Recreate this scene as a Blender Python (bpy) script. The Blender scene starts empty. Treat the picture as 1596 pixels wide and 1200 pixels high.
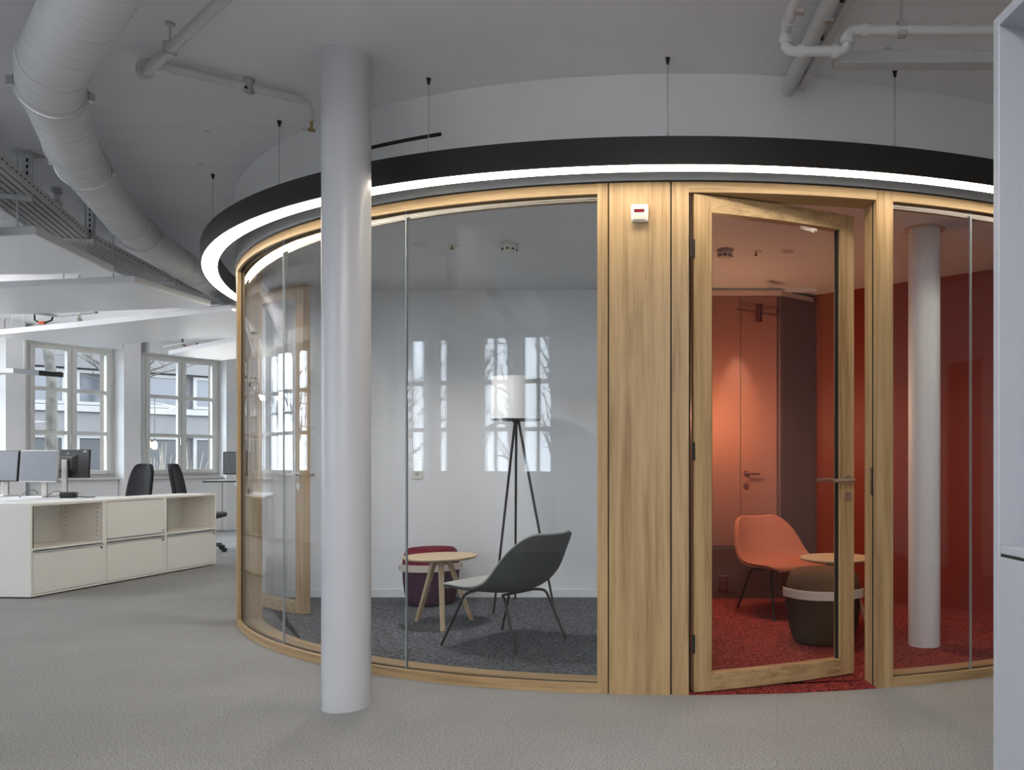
import bpy, bmesh, math, random
from math import sin, cos, pi, radians, degrees, atan2, sqrt, hypot
from mathutils import Vector, Matrix

random.seed(7)
S = bpy.context.scene
COL = S.collection

# ------------------------------------------------------------------ camera, light, exposure
F, PX, PY, H = 1252.0, 1150.0, 719.3, 1.15          # focal length, principal point (pixels of a 1596x1200 frame), eye height
cam_d = bpy.data.cameras.new('camera'); cam = bpy.data.objects.new('camera', cam_d); COL.objects.link(cam)
cam.location = (0, 0, H); cam.rotation_euler = (pi / 2, 0, 0)
cam_d.sensor_fit = 'HORIZONTAL'; cam_d.sensor_width = 36.0
cam_d.lens = 36.0 * F / 1596.0
cam_d.shift_x = (798.0 - PX) / 1596.0
cam_d.shift_y = (PY - 600.0) / 1596.0
cam_d.clip_start = 0.05; cam_d.clip_end = 300
S.camera = cam

SKY = 12.0
w = bpy.data.worlds.new('overcast'); S.world = w; w.use_nodes = True
bg = w.node_tree.nodes['Background']; bg.inputs[0].default_value = (0.80, 0.89, 1.0, 1); bg.inputs[1].default_value = SKY

S.view_settings.view_transform = 'Standard'
S.view_settings.look = 'None'
S.view_settings.exposure = 0.15
S.view_settings.gamma = 1.0
S.view_settings.use_curve_mapping = False

RING_POWER = 15.0

def area_lamp(name, loc, sx, sy, energy, col, rz=0.0):
    l = bpy.data.lights.new(name, 'AREA'); l.shape = 'RECTANGLE'; l.size = sx; l.size_y = sy; l.energy = energy; l.color = col
    o = bpy.data.objects.new(name, l); COL.objects.link(o); o.location = loc; o.rotation_euler = (0, 0, rz); return o
# out-of-view area lamps added around the camera to brighten the office
for lx, ly, lz in ((-1.2, -0.8, 2.9), (-0.3, -1.3, 2.9), (-0.55, 0.6, 2.9)):
    area_lamp('added_fill_lamp', (lx, ly, lz), 1.3, 0.5, 46, (1.0, 0.985, 0.98))

# ------------------------------------------------------------------ layout constants
C = Vector((-0.255, 7.954, 0))       # axis of the round room
R = 4.0                              # outer face of the facade
RI = 3.85                            # inner face of the facade
ZC = 3.057                           # building ceiling
ZH0, ZH1 = 2.476, 2.527              # head rail
ZI = 2.60                            # ceiling inside the round room
RW = 10.2                            # window plane of the round building

def P(x, y, z=0.0):                  # point on a horizontal plane seen at a picture position (used to measure the place)
    Y = F * (H - z) / (y - PY)
    return Vector(((x - PX) / F * Y, Y, z))
def Q(x, y, Y):
    return Vector(((x - PX) / F * Y, Y, H - (y - PY) / F * Y))
def pol(r, a, z=0.0, c=C):
    return Vector((c.x + r * cos(radians(a)), c.y + r * sin(radians(a)), z))

# ------------------------------------------------------------------ mesh helpers
class MB:
    def __init__(s): s.bm = bmesh.new()
    def _add(s, vs, fs):
        v = [s.bm.verts.new(p) for p in vs]
        out = []
        for f in fs:
            try: out.append(s.bm.faces.new([v[i] for i in f]))
            except ValueError: pass
        return v, out
    def hexa(s, p, bevel=0.0, seg=1):        # 8 points: bottom ring 0-3, top ring 4-7
        v, f = s._add(p, [(3,2,1,0),(4,5,6,7),(0,1,5,4),(1,2,6,5),(2,3,7,6),(3,0,4,7)])
        if bevel > 0:
            es = list({e for x in f for e in x.edges})
            bmesh.ops.bevel(s.bm, geom=es, offset=bevel, segments=seg, affect='EDGES', profile=0.5, clamp_overlap=True)
        return s
    def box(s, a, b, bevel=0.0, seg=1):
        x0,x1=sorted((a[0],b[0])); y0,y1=sorted((a[1],b[1])); z0,z1=sorted((a[2],b[2]))
        return s.hexa([(x0,y0,z0),(x1,y0,z0),(x1,y1,z0),(x0,y1,z0),(x0,y0,z1),(x1,y0,z1),(x1,y1,z1),(x0,y1,z1)], bevel, seg)
    def prism(s, pts, z0, z1, bevel=0.0, seg=1):
        n=len(pts)
        vs=[(p[0],p[1],z0) for p in pts]+[(p[0],p[1],z1) for p in pts]
        fs=[tuple(range(n-1,-1,-1)),tuple(range(n,2*n))]+[(i,(i+1)%n,n+(i+1)%n,n+i) for i in range(n)]
        v,f=s._add(vs,fs)
        if bevel>0:
            es=list({e for x in f for e in x.edges})
            bmesh.ops.bevel(s.bm,geom=es,offset=bevel,segments=seg,affect='EDGES',profile=0.5,clamp_overlap=True)
        return s
    def arc(s, r0, r1, a0, a1, z0, z1, n=None, bevel=0.0):      # curved slab about the origin, angles in degrees
        n = n or max(1, int(abs(a1-a0)/1.2))
        full = abs(abs(a1-a0)-360) < 1e-6
        k = n if full else n+1
        vs=[]
        for i in range(k):
            a=radians(a0+(a1-a0)*i/n); c_,s_=cos(a),sin(a)
            vs+=[(r0*c_,r0*s_,z0),(r1*c_,r1*s_,z0),(r1*c_,r1*s_,z1),(r0*c_,r0*s_,z1)]
        fs=[]
        for i in range(n):
            a=4*i; b=4*((i+1)%k)
            for j in range(4):
                fs.append((a+j,a+(j+1)%4,b+(j+1)%4,b+j))
        if not full: fs+=[(3,2,1,0),tuple(4*n+j for j in range(4))]
        v,f=s._add(vs,fs)
        if bevel>0 and not full:
            es=[]
            for e in {e for x in f for e in x.edges}:
                if len(e.link_faces)==2 and e.calc_face_angle(0)>radians(40): es.append(e)
            bmesh.ops.bevel(s.bm,geom=es,offset=bevel,segments=1,affect='EDGES',profile=0.5,clamp_overlap=True)
        return s
    def tube(s, path, r, n=10, cap=True, closed=False):
        path=[Vector(p) for p in path]; m=len(path)
        rs=r if isinstance(r,(list,tuple)) else [r]*m
        rings=[]; up=None
        for i,p in enumerate(path):
            if closed: t=(path[(i+1)%m]-path[i-1])
            else: t=(path[min(i+1,m-1)]-path[max(i-1,0)])
            t.normalize()
            if up is None:
                up=Vector((0,0,1)) if abs(t.z)<0.9 else Vector((1,0,0))
            u=(up-t*up.dot(t)).normalized(); v=t.cross(u); up=u
            k=1.0
            if 0<i<m-1 or closed:
                d=(path[i]-path[i-1]).normalized(); k=1/max(0.5,abs(d.dot(t)))
            ring=[]
            for j in range(n):
                a=2*pi*j/n
                ring.append(s.bm.verts.new(p+(u*cos(a)+v*sin(a))*rs[i]))
            rings.append(ring)
        rr=range(m) if closed else range(m-1)
        for i in rr:
            A,B=rings[i],rings[(i+1)%m]
            for j in range(n): s.bm.faces.new((A[j],A[(j+1)%n],B[(j+1)%n],B[j]))
        if cap and not closed:
            s.bm.faces.new(rings[0][::-1]); s.bm.faces.new(rings[-1])
        return s
    def cyl(s, a, b, r, n=16, r2=None):
        return s.tube([a,b],[r,r if r2 is None else r2],n)
    def bar(s, a, b, w, t, up=(0,0,1), bevel=0.0):   # rectangular bar from a to b
        a=Vector(a); b=Vector(b); d=(b-a).normalized(); up=Vector(up)
        sd=d.cross(up)
        if sd.length<1e-4: sd=d.cross(Vector((1,0,0)))
        sd.normalize(); u=sd.cross(d).normalized()
        q=[]
        for p in (a,b):
            q+= [p-sd*w/2-u*t/2,p+sd*w/2-u*t/2,p+sd*w/2+u*t/2,p-sd*w/2+u*t/2]
        return s.hexa(q,bevel)
    def lathe(s, prof, n=24, c=(0,0)):      # prof: (r,z)
        rings=[]
        for r,z in prof:
            if r<1e-5: rings.append([s.bm.verts.new((c[0],c[1],z))])
            else: rings.append([s.bm.verts.new((c[0]+r*cos(2*pi*j/n),c[1]+r*sin(2*pi*j/n),z)) for j in range(n)])
        for A,B in zip(rings,rings[1:]):
            for j in range(n):
                k=(j+1)%n
                if len(A)==1 and len(B)==1: continue
                if len(A)==1: s.bm.faces.new((A[0],B[k],B[j]))
                elif len(B)==1: s.bm.faces.new((A[j],A[k],B[0]))
                else: s.bm.faces.new((A[j],A[k],B[k],B[j]))
        return s
    def shift(s, d):
        d=Vector(d)
        for v in s.bm.verts: v.co+=d
        return s
    def xf(s, M):
        s.bm.transform(M); return s
    def build(s, name, mat, parent=None, world=False, smooth=False, angle=35, **props):
        bmesh.ops.recalc_face_normals(s.bm, faces=s.bm.faces)
        me=bpy.data.meshes.new(name)
        if world and parent is not None:
            s.bm.transform(chain(parent).inverted())
        s.bm.to_mesh(me); s.bm.free()
        me.materials.append(mat)
        if smooth:
            for p in me.polygons: p.use_smooth=True
            try: me.set_sharp_from_angle(angle=radians(angle))
            except Exception: pass
        o=bpy.data.objects.new(name,me); COL.objects.link(o)
        if parent is not None: o.parent=parent
        for k,v in props.items(): o[k]=v
        return o

def chain(o):
    M=Matrix.Identity(4)
    while o is not None:
        M=(Matrix.Translation(o.location) @ o.rotation_euler.to_matrix().to_4x4()) @ M
        o=o.parent
    return M
def empty(name, loc=(0,0,0), rz=0.0):
    o=bpy.data.objects.new(name,None); COL.objects.link(o)
    o.location=loc; o.rotation_euler=(0,0,rz); o.empty_display_size=0.1
    return o
def tag(o,label,cat,group=None,kind=None):
    o['label']=label; o['category']=cat
    if group: o['group']=group
    if kind: o['kind']=kind
    return o
def thing(name,label,cat,loc=(0,0,0),rz=0.0,group=None):
    return tag(empty(name,loc,rz),label,cat,group)
def struct(o,label=None):
    o['kind']='structure'
    if label: o['label']=label
    return o
def dup(o,parent=None):
    c=o.copy(); COL.objects.link(c)
    if parent is not None: c.parent=parent
    for ch in list(o.children): dup(ch,c)
    return c

# ------------------------------------------------------------------ materials
def lin(c):
    return tuple(((v/255)/12.92 if v/255<=0.04045 else ((v/255+0.055)/1.055)**2.4) for v in c)+(1,)
def mat(name,col,rough=0.5,metal=0.0,spec=0.5,noise=None,bump=0.0,bscale=200.0,emit=None,estr=0.0,coat=0.0):
    m=bpy.data.materials.new(name); m.use_nodes=True; nt=m.node_tree; b=nt.nodes['Principled BSDF']
    col=col if len(col)==4 else tuple(col)+(1,)
    b.inputs['Base Color'].default_value=col
    b.inputs['Roughness'].default_value=rough; b.inputs['Metallic'].default_value=metal
    b.inputs['Specular IOR Level'].default_value=spec
    if coat: b.inputs['Coat Weight'].default_value=coat
    tc=nt.nodes.new('ShaderNodeTexCoord')
    if noise:
        sc,amt=noise
        n=nt.nodes.new('ShaderNodeTexNoise'); n.inputs['Scale'].default_value=sc; n.inputs['Detail'].default_value=5
        nt.links.new(tc.outputs['Object'],n.inputs['Vector'])
        mp=nt.nodes.new('ShaderNodeMapRange'); mp.inputs['From Min'].default_value=0.3; mp.inputs['From Max'].default_value=0.7
        mp.inputs['To Min'].default_value=1-amt; mp.inputs['To Max'].default_value=1+amt
        nt.links.new(n.outputs['Fac'],mp.inputs['Value'])
        mx=nt.nodes.new('ShaderNodeVectorMath'); mx.operation='SCALE'
        mx.inputs[0].default_value=col[:3]; nt.links.new(mp.outputs[0],mx.inputs['Scale'])
        nt.links.new(mx.outputs[0],b.inputs['Base Color'])
    if bump:
        n=nt.nodes.new('ShaderNodeTexNoise'); n.inputs['Scale'].default_value=bscale; n.inputs['Detail'].default_value=3
        nt.links.new(tc.outputs['Object'],n.inputs['Vector'])
        bp=nt.nodes.new('ShaderNodeBump'); bp.inputs['Strength'].default_value=bump; bp.inputs['Distance'].default_value=0.01
        nt.links.new(n.outputs['Fac'],bp.inputs['Height']); nt.links.new(bp.outputs[0],b.inputs['Normal'])
    if emit:
        b.inputs['Emission Color'].default_value=emit if len(emit)==4 else tuple(emit)+(1,)
        b.inputs['Emission Strength'].default_value=estr
    return m

def oak(name,mode,base=(0.48,0.325,0.165),dark=(0.28,0.17,0.075)):
    m=bpy.data.materials.new(name); m.use_nodes=True; nt=m.node_tree; b=nt.nodes['Principled BSDF']
    N=nt.nodes.new; L=nt.links.new
    tc=N('ShaderNodeTexCoord'); sep=N('ShaderNodeSeparateXYZ'); L(tc.outputs['Object'],sep.inputs[0])
    cmb=N('ShaderNodeCombineXYZ')
    def mul(o,k):
        q=N('ShaderNodeMath'); q.operation='MULTIPLY'; q.inputs[1].default_value=k; L(o,q.inputs[0]); return q.outputs[0]
    at=N('ShaderNodeMath'); at.operation='ARCTAN2'; L(sep.outputs[1],at.inputs[0]); L(sep.outputs[0],at.inputs[1])
    ln=N('ShaderNodeVectorMath'); ln.operation='LENGTH'
    c2=N('ShaderNodeCombineXYZ'); L(sep.outputs[0],c2.inputs[0]); L(sep.outputs[1],c2.inputs[1]); L(c2.outputs[0],ln.inputs[0])
    if mode=='curve_rail':
        L(mul(at.outputs[0],4*1.2),cmb.inputs[0]); L(mul(ln.outputs['Value'],40),cmb.inputs[1]); L(mul(sep.outputs[2],40),cmb.inputs[2])
    elif mode=='curve_post':
        L(mul(at.outputs[0],4*22),cmb.inputs[0]); L(mul(ln.outputs['Value'],22),cmb.inputs[1]); L(mul(sep.outputs[2],0.9),cmb.inputs[2])
    elif mode=='x':
        L(mul(sep.outputs[0],2),cmb.inputs[0]); L(mul(sep.outputs[1],40),cmb.inputs[1]); L(mul(sep.outputs[2],40),cmb.inputs[2])
    else:
        L(mul(sep.outputs[0],30),cmb.inputs[0]); L(mul(sep.outputs[1],30),cmb.inputs[1]); L(mul(sep.outputs[2],2),cmb.inputs[2])
    n1=N('ShaderNodeTexNoise'); n1.inputs['Scale'].default_value=1.0; n1.inputs['Detail'].default_value=6; n1.inputs['Distortion'].default_value=0.6
    L(cmb.outputs[0],n1.inputs['Vector'])
    n2=N('ShaderNodeTexNoise'); n2.inputs['Scale'].default_value=4.5; n2.inputs['Detail'].default_value=4
    L(cmb.outputs[0],n2.inputs['Vector'])
    ad=N('ShaderNodeMath'); ad.operation='MULTIPLY_ADD'; ad.inputs[1].default_value=0.45; L(n2.outputs['Fac'],ad.inputs[0]); L(n1.outputs['Fac'],ad.inputs[2])
    cr=N('ShaderNodeValToRGB'); cr.color_ramp.elements[0].position=0.50; cr.color_ramp.elements[0].color=tuple(dark)+(1,)
    cr.color_ramp.elements[1].position=0.83; cr.color_ramp.elements[1].color=tuple(base)+(1,)
    e=cr.color_ramp.elements.new(0.66); e.color=tuple((a*0.45+c_*0.55) for a,c_ in zip(dark,base))+(1,)
    L(ad.outputs[0],cr.inputs[0]); L(cr.outputs[0],b.inputs['Base Color'])
    b.inputs['Roughness'].default_value=0.45; b.inputs['Specular IOR Level'].default_value=0.35
    bp=N('ShaderNodeBump'); bp.inputs['Strength'].default_value=0.08; bp.inputs['Distance'].default_value=0.004
    L(ad.outputs[0],bp.inputs['Height']); L(bp.outputs[0],b.inputs['Normal'])
    return m

def glass(name,ior=1.7,tint=(1,1,1)):
    m=bpy.data.materials.new(name); m.use_nodes=True; nt=m.node_tree; nt.nodes.remove(nt.nodes['Principled BSDF'])
    N=nt.nodes.new; L=nt.links.new
    out=nt.nodes['Material Output']
    g=N('ShaderNodeNewGeometry'); mr=N('ShaderNodeMapRange'); mr.inputs['To Min'].default_value=ior; mr.inputs['To Max'].default_value=1/ior
    L(g.outputs['Backfacing'],mr.inputs['Value'])
    fr=N('ShaderNodeFresnel'); L(mr.outputs[0],fr.inputs['IOR'])
    t=N('ShaderNodeBsdfTransparent'); t.inputs[0].default_value=tuple(tint)+(1,)
    gl=N('ShaderNodeBsdfGlossy'); gl.inputs['Roughness'].default_value=0.0
    mx=N('ShaderNodeMixShader'); L(fr.outputs[0],mx.inputs[0]); L(t.outputs[0],mx.inputs[1]); L(gl.outputs[0],mx.inputs[2])
    L(mx.outputs[0],out.inputs[0])
    return m

def carpet(name,base,var,scale=240,tiles=False):
    m=bpy.data.materials.new(name); m.use_nodes=True; nt=m.node_tree; b=nt.nodes['Principled BSDF']
    N=nt.nodes.new; L=nt.links.new
    tc=N('ShaderNodeTexCoord')
    n=N('ShaderNodeTexNoise'); n.inputs['Scale'].default_value=scale; n.inputs['Detail'].default_value=2; n.inputs['Roughness'].default_value=0.7
    L(tc.outputs['Object'],n.inputs['Vector'])
    n2=N('ShaderNodeTexNoise'); n2.inputs['Scale'].default_value=1.3; n2.inputs['Detail'].default_value=4
    L(tc.outputs['Object'],n2.inputs['Vector'])
    cr=N('ShaderNodeValToRGB')
    cr.color_ramp.elements[0].position=0.36; cr.color_ramp.elements[0].color=tuple(base[i]*(1-var) for i in range(3))+(1,)
    cr.color_ramp.elements[1].position=0.64; cr.color_ramp.elements[1].color=tuple(base[i]*(1+var) for i in range(3))+(1,)
    L(n.outputs['Fac'],cr.inputs[0])
    mp=N('ShaderNodeMapRange'); mp.inputs['From Min'].default_value=0.3; mp.inputs['From Max'].default_value=0.7; mp.inputs['To Min'].default_value=0.93; mp.inputs['To Max'].default_value=1.07
    L(n2.outputs['Fac'],mp.inputs['Value'])
    sc=N('ShaderNodeVectorMath'); sc.operation='SCALE'; L(cr.outputs[0],sc.inputs[0]); L(mp.outputs[0],sc.inputs['Scale'])
    last=sc.outputs[0]
    if tiles:
        br=N('ShaderNodeTexBrick'); br.offset=0.0; br.inputs['Scale'].default_value=1.0
        br.inputs['Brick Width'].default_value=0.5; br.inputs['Row Height'].default_value=0.5; br.inputs['Mortar Size'].default_value=0.0015
        br.inputs['Color1'].default_value=(1,1,1,1); br.inputs['Color2'].default_value=(0.965,0.965,0.965,1); br.inputs['Mortar'].default_value=(0.86,0.86,0.86,1)
        rot=N('ShaderNodeMapping'); rot.inputs['Rotation'].default_value=(0,0,radians(2.8)); L(tc.outputs['Object'],rot.inputs[0]); L(rot.outputs[0],br.inputs['Vector'])
        ml=N('ShaderNodeVectorMath'); ml.operation='MULTIPLY'; L(last,ml.inputs[0]); L(br.outputs['Color'],ml.inputs[1]); last=ml.outputs[0]
    L(last,b.inputs['Base Color'])
    b.inputs['Roughness'].default_value=0.95; b.inputs['Specular IOR Level'].default_value=0.15
    bp=N('ShaderNodeBump'); bp.inputs['Strength'].default_value=0.5; bp.inputs['Distance'].default_value=0.004
    L(n.outputs['Fac'],bp.inputs['Height']); L(bp.outputs[0],b.inputs['Normal'])
    return m

def concrete(name,base):
    m=bpy.data.materials.new(name); m.use_nodes=True; nt=m.node_tree; b=nt.nodes['Principled BSDF']
    N=nt.nodes.new; L=nt.links.new
    tc=N('ShaderNodeTexCoord'); sep=N('ShaderNodeSeparateXYZ'); L(tc.outputs['Object'],sep.inputs[0])
    # board joints every 0.62 m
    a=N('ShaderNodeMath'); a.operation='MULTIPLY_ADD'; a.inputs[1].default_value=1/0.62; a.inputs[2].default_value=-3.97/0.62+20
    nz=N('ShaderNodeTexNoise'); nz.inputs['Scale'].default_value=2.0
    L(tc.outputs['Object'],nz.inputs['Vector']); 
    ws=N('ShaderNodeMath'); ws.operation='MULTIPLY_ADD'; ws.inputs[1].default_value=0.012; L(nz.outputs['Fac'],ws.inputs[0]); L(sep.outputs[1],ws.inputs[2])
    L(ws.outputs[0],a.inputs[0])
    fr=N('ShaderNodeMath'); fr.operation='FRACT'; L(a.outputs[0],fr.inputs[0])
    lt=N('ShaderNodeMath'); lt.operation='LESS_THAN'; lt.inputs[1].default_value=0.008; L(fr.outputs[0],lt.inputs[0])
    v=N('ShaderNodeTexVoronoi'); v.inputs['Scale'].default_value=2.6; v.inputs['Randomness'].default_value=1.0
    mpv=N('ShaderNodeMapping'); mpv.inputs['Scale'].default_value=(0.75,1.2,1); L(tc.outputs['Object'],mpv.inputs[0]); L(mpv.outputs[0],v.inputs['Vector'])
    sp=N('ShaderNodeMath'); sp.operation='LESS_THAN'; sp.inputs[1].default_value=0.04; L(v.outputs['Distance'],sp.inputs[0])
    n2=N('ShaderNodeTexNoise'); n2.inputs['Scale'].default_value=1.1; n2.inputs['Detail'].default_value=5; L(tc.outputs['Object'],n2.inputs['Vector'])
    mp=N('ShaderNodeMapRange'); mp.inputs['From Min'].default_value=0.3; mp.inputs['From Max'].default_value=0.7; mp.inputs['To Min'].default_value=0.95; mp.inputs['To Max'].default_value=1.05; L(n2.outputs['Fac'],mp.inputs['Value'])
    s1=N('ShaderNodeMath'); s1.operation='MULTIPLY_ADD'; s1.inputs[1].default_value=-0.16; L(lt.outputs[0],s1.inputs[0]); L(mp.outputs[0],s1.inputs[2])
    s2=N('ShaderNodeMath'); s2.operation='MULTIPLY_ADD'; s2.inputs[1].default_value=-0.32; L(sp.outputs[0],s2.inputs[0]); L(s1.outputs[0],s2.inputs[2])
    sc=N('ShaderNodeVectorMath'); sc.operation='SCALE'; sc.inputs[0].default_value=base; L(s2.outputs[0],sc.inputs['Scale'])
    L(sc.outputs[0],b.inputs['Base Color']); b.inputs['Roughness'].default_value=0.8; b.inputs['Specular IOR Level'].default_value=0.25
    nb=N('ShaderNodeTexNoise'); nb.inputs['Scale'].default_value=9; nb.inputs['Detail'].default_value=5; L(tc.outputs['Object'],nb.inputs['Vector'])
    hs=N('ShaderNodeMath'); hs.operation='MULTIPLY_ADD'; hs.inputs[1].default_value=-1.0; L(lt.outputs[0],hs.inputs[0]); L(nb.outputs['Fac'],hs.inputs[2])
    bp=N('ShaderNodeBump'); bp.inputs['Strength'].default_value=0.12; bp.inputs['Distance'].default_value=0.01
    L(hs.outputs[0],bp.inputs['Height']); L(bp.outputs[0],b.inputs['Normal'])
    return m

M={}
M['white']=mat('white_paint',(0.72,0.73,0.74),0.55,noise=(3,0.02),bump=0.03,bscale=60)
M['wall']=mat('wall_paint',(0.78,0.79,0.80),0.6,noise=(2,0.02),bump=0.03,bscale=90)
M['ceil']=concrete('painted_concrete',(0.78,0.785,0.82))
M['column']=mat('column_paint',(0.57,0.58,0.61),0.3,noise=(2,0.015),bump=0.02,bscale=30)
M['column_lit']=mat('column_paint_lit',(0.84,0.85,0.86),0.42,noise=(2,0.015))  # same white paint made lighter, standing in for light on the red-room column
M['carpet']=carpet('grey_carpet',(0.298,0.294,0.290),0.34,130,True)
M['carpet_dark']=carpet('charcoal_carpet',(0.10,0.105,0.115),0.85,85)
M['carpet_red']=carpet('red_carpet',(0.22,0.034,0.03),0.85,85)
M['oak_rail']=oak('oak_rail','curve_rail'); M['oak_post']=oak('oak_post','curve_post')
M['oak_plain']=oak('oak_plain','z',(0.56,0.43,0.27),(0.44,0.31,0.175))
M['oak_top']=oak('oak_top','x',(0.55,0.42,0.27),(0.45,0.32,0.19))
M['oak_end']=oak('oak_edge','z',(0.42,0.28,0.13),(0.30,0.19,0.08))
M['glass']=glass('partition_glass',1.43,(0.975,0.982,0.99))
M['wglass']=glass('window_glass',1.5,(0.97,0.985,0.985))
M['seam']=mat('silicone_seam',(0.33,0.36,0.37),0.3)
M['black']=mat('black_metal',(0.012,0.012,0.012),0.45)
M['blackring']=mat('black_lacquer',(0.016,0.015,0.014),0.4,noise=(4,0.1))
M['gap']=mat('dark_gasket',(0.015,0.014,0.013),0.7)
M['glow']=mat('led_diffuser',(0.9,0.9,0.88),0.5,emit=(1.0,0.90,0.74),estr=RING_POWER)
M['duct']=mat('duct_paint',(0.62,0.63,0.65),0.5,noise=(5,0.03))
M['pipe']=mat('pipe_paint',(0.58,0.585,0.59),0.5,noise=(8,0.03))
M['galv']=mat('galvanised_steel',(0.55,0.56,0.57),0.38,metal=0.85,noise=(30,0.12))
M['tray']=mat('tray_paint',(0.55,0.545,0.53),0.5,noise=(8,0.03))
M['sail']=mat('aluminium_sail',(0.76,0.77,0.79),0.34,metal=0.35,noise=(2,0.02))
M['steel']=mat('brushed_steel',(0.62,0.60,0.56),0.28,metal=1.0,noise=(60,0.06))
M['cream']=mat('cabinet_lacquer',(0.85,0.815,0.75),0.45,noise=(6,0.01))
M['alu']=mat('aluminium',(0.66,0.66,0.66),0.3,metal=0.9)
M['frame']=mat('window_lacquer',(0.66,0.66,0.63),0.4,noise=(5,0.01))
M['sand']=mat('sandstone',(0.11,0.092,0.07),0.85,noise=(12,0.15),bump=0.2,bscale=30)
M['desk']=mat('desk_laminate',(0.62,0.63,0.64),0.4)
M['plastic']=mat('black_plastic',(0.014,0.014,0.015),0.4,bump=0.03,bscale=300)
M['mesh_black']=mat('black_chair_fabric',(0.016,0.016,0.019),0.8,bump=0.2,bscale=400)
M['screen']=mat('grey_screen',(0.16,0.17,0.2),0.35)
M['silver']=mat('silver_plastic',(0.5,0.49,0.46),0.35,metal=0.5)
M['logo']=mat('pale_logo',(0.5,0.5,0.5),0.4)
M['orange']=mat('orange_plastic',(0.8,0.12,0.03),0.5)
M['grey_fab']=mat('grey_wool',(0.085,0.093,0.098),0.9,noise=(160,0.18),bump=0.25,bscale=500,spec=0.2)
M['grey_edge']=mat('pale_grey_wool',(0.42,0.43,0.41),0.9,noise=(160,0.12),bump=0.25,bscale=500,spec=0.2)
M['coral_fab']=mat('coral_wool',(0.42,0.145,0.09),0.9,noise=(160,0.14),bump=0.25,bscale=500,spec=0.2)
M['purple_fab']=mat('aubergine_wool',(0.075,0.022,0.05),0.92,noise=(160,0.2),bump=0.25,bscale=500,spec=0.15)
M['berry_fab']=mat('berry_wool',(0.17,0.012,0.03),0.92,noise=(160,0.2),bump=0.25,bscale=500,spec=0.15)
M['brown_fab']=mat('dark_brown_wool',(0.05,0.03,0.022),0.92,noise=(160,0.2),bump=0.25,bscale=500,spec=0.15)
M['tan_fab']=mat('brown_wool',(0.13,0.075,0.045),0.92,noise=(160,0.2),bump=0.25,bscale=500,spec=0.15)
M['strap']=mat('pale_leather',(0.58,0.52,0.45),0.5)
M['shade']=mat('lamp_shade_fabric',(0.72,0.73,0.71),0.8,bump=0.1,bscale=400)
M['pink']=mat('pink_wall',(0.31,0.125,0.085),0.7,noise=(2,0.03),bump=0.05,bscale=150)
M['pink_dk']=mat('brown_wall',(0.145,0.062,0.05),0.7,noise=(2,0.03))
M['dado']=mat('brown_dado',(0.13,0.055,0.042),0.6,noise=(2,0.03))
M['red']=mat('red_wall',(0.22,0.022,0.010),0.5,noise=(2,0.02),bump=0.03,bscale=120)
M['apricot']=mat('apricot_paint',(0.66,0.50,0.40),0.7)
M['redmetal']=mat('dark_red_metal',(0.10,0.012,0.01),0.45)
M['offwhite']=mat('offwhite_plastic',(0.72,0.70,0.62),0.4)
M['redwin']=mat('red_window',(0.16,0.005,0.01),0.2)
M['locker']=mat('locker_lacquer',(0.36,0.38,0.42),0.4)
M['hole']=mat('dark_hole',(0.02,0.02,0.02),0.9)
M['brass']=mat('brass',(0.45,0.32,0.15),0.35,metal=0.9)
M['render']=mat('grey_render',(0.088,0.083,0.083),0.9,noise=(1,0.05))
M['renderw']=mat('white_render',(0.17,0.165,0.16),0.9)
M['extglass']=mat('dark_window',(0.035,0.037,0.044),0.15)
M['extdark']=mat('shop_front',(0.02,0.02,0.022),0.4)
M['bark']=mat('plane_bark',(0.045,0.04,0.033),0.95,noise=(7,0.6),bump=0.4,bscale=14)
M['ground']=mat('paving',(0.12,0.12,0.12),0.9,noise=(3,0.1))
M['bulb']=mat('warm_bulb',(1,0.7,0.4),0.5,emit=(1.0,0.6,0.25),estr=9.0)
M['twig']=mat('dry_grass',(0.16,0.14,0.11),0.9)
M['doorgrey']=mat('door_laminate',(0.20,0.15,0.12),0.5)

# ------------------------------------------------------------------ setting: floor, ceiling, outer walls
ring_pts=[pol(RW+0.25,a) for a in range(0,360,4)]
b=MB(); b.prism([(p.x,p.y) for p in ring_pts],-0.2,0.0)
struct(b.build('floor',M['carpet']),'grey carpet floor of the open office')
b=MB(); b.prism([(p.x,p.y) for p in ring_pts],ZC,ZC+0.25)
struct(b.build('ceiling',M['ceil']),'bare painted concrete ceiling with board marks')

PITCH=8.55; WHALF=3.2
wc=[124.2,132.75,141.3,149.85,158.4,166.95,175.5,184.1,192.7,201.6,210.9,219.9,228.1,236.1,243.6]      # window centres around the curved wall
wh=[WHALF]*9+[2.8]*6
ZS,ZT=0.91,2.85
A0,A1=wc[0]-PITCH/2,247.6
wl=struct(empty('wall_left',(C.x,C.y,0)),'white piers and parapet of the curved window wall')
RIN=9.95; ROUT=10.55
for i,a in enumerate(wc):
    h_=wh[i]
    MB().arc(RIN+0.12,ROUT,a-h_,a+h_,0,ZS,n=4).build('parapet',M['wall'],wl)
    MB().arc(RIN+0.06,RW+0.02,a-h_,a+h_,ZS-0.03,ZS,n=4).build('sill',M['frame'],wl)
    MB().arc(RIN,ROUT,a-h_,a+h_,ZT,ZC,n=4).build('lintel',M['wall'],wl)
edges=[A0]+[w_ for a,h_ in zip(wc,wh) for w_ in (a-h_,a+h_)]+[A1]
O0=Vector((0,0,0))
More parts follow.
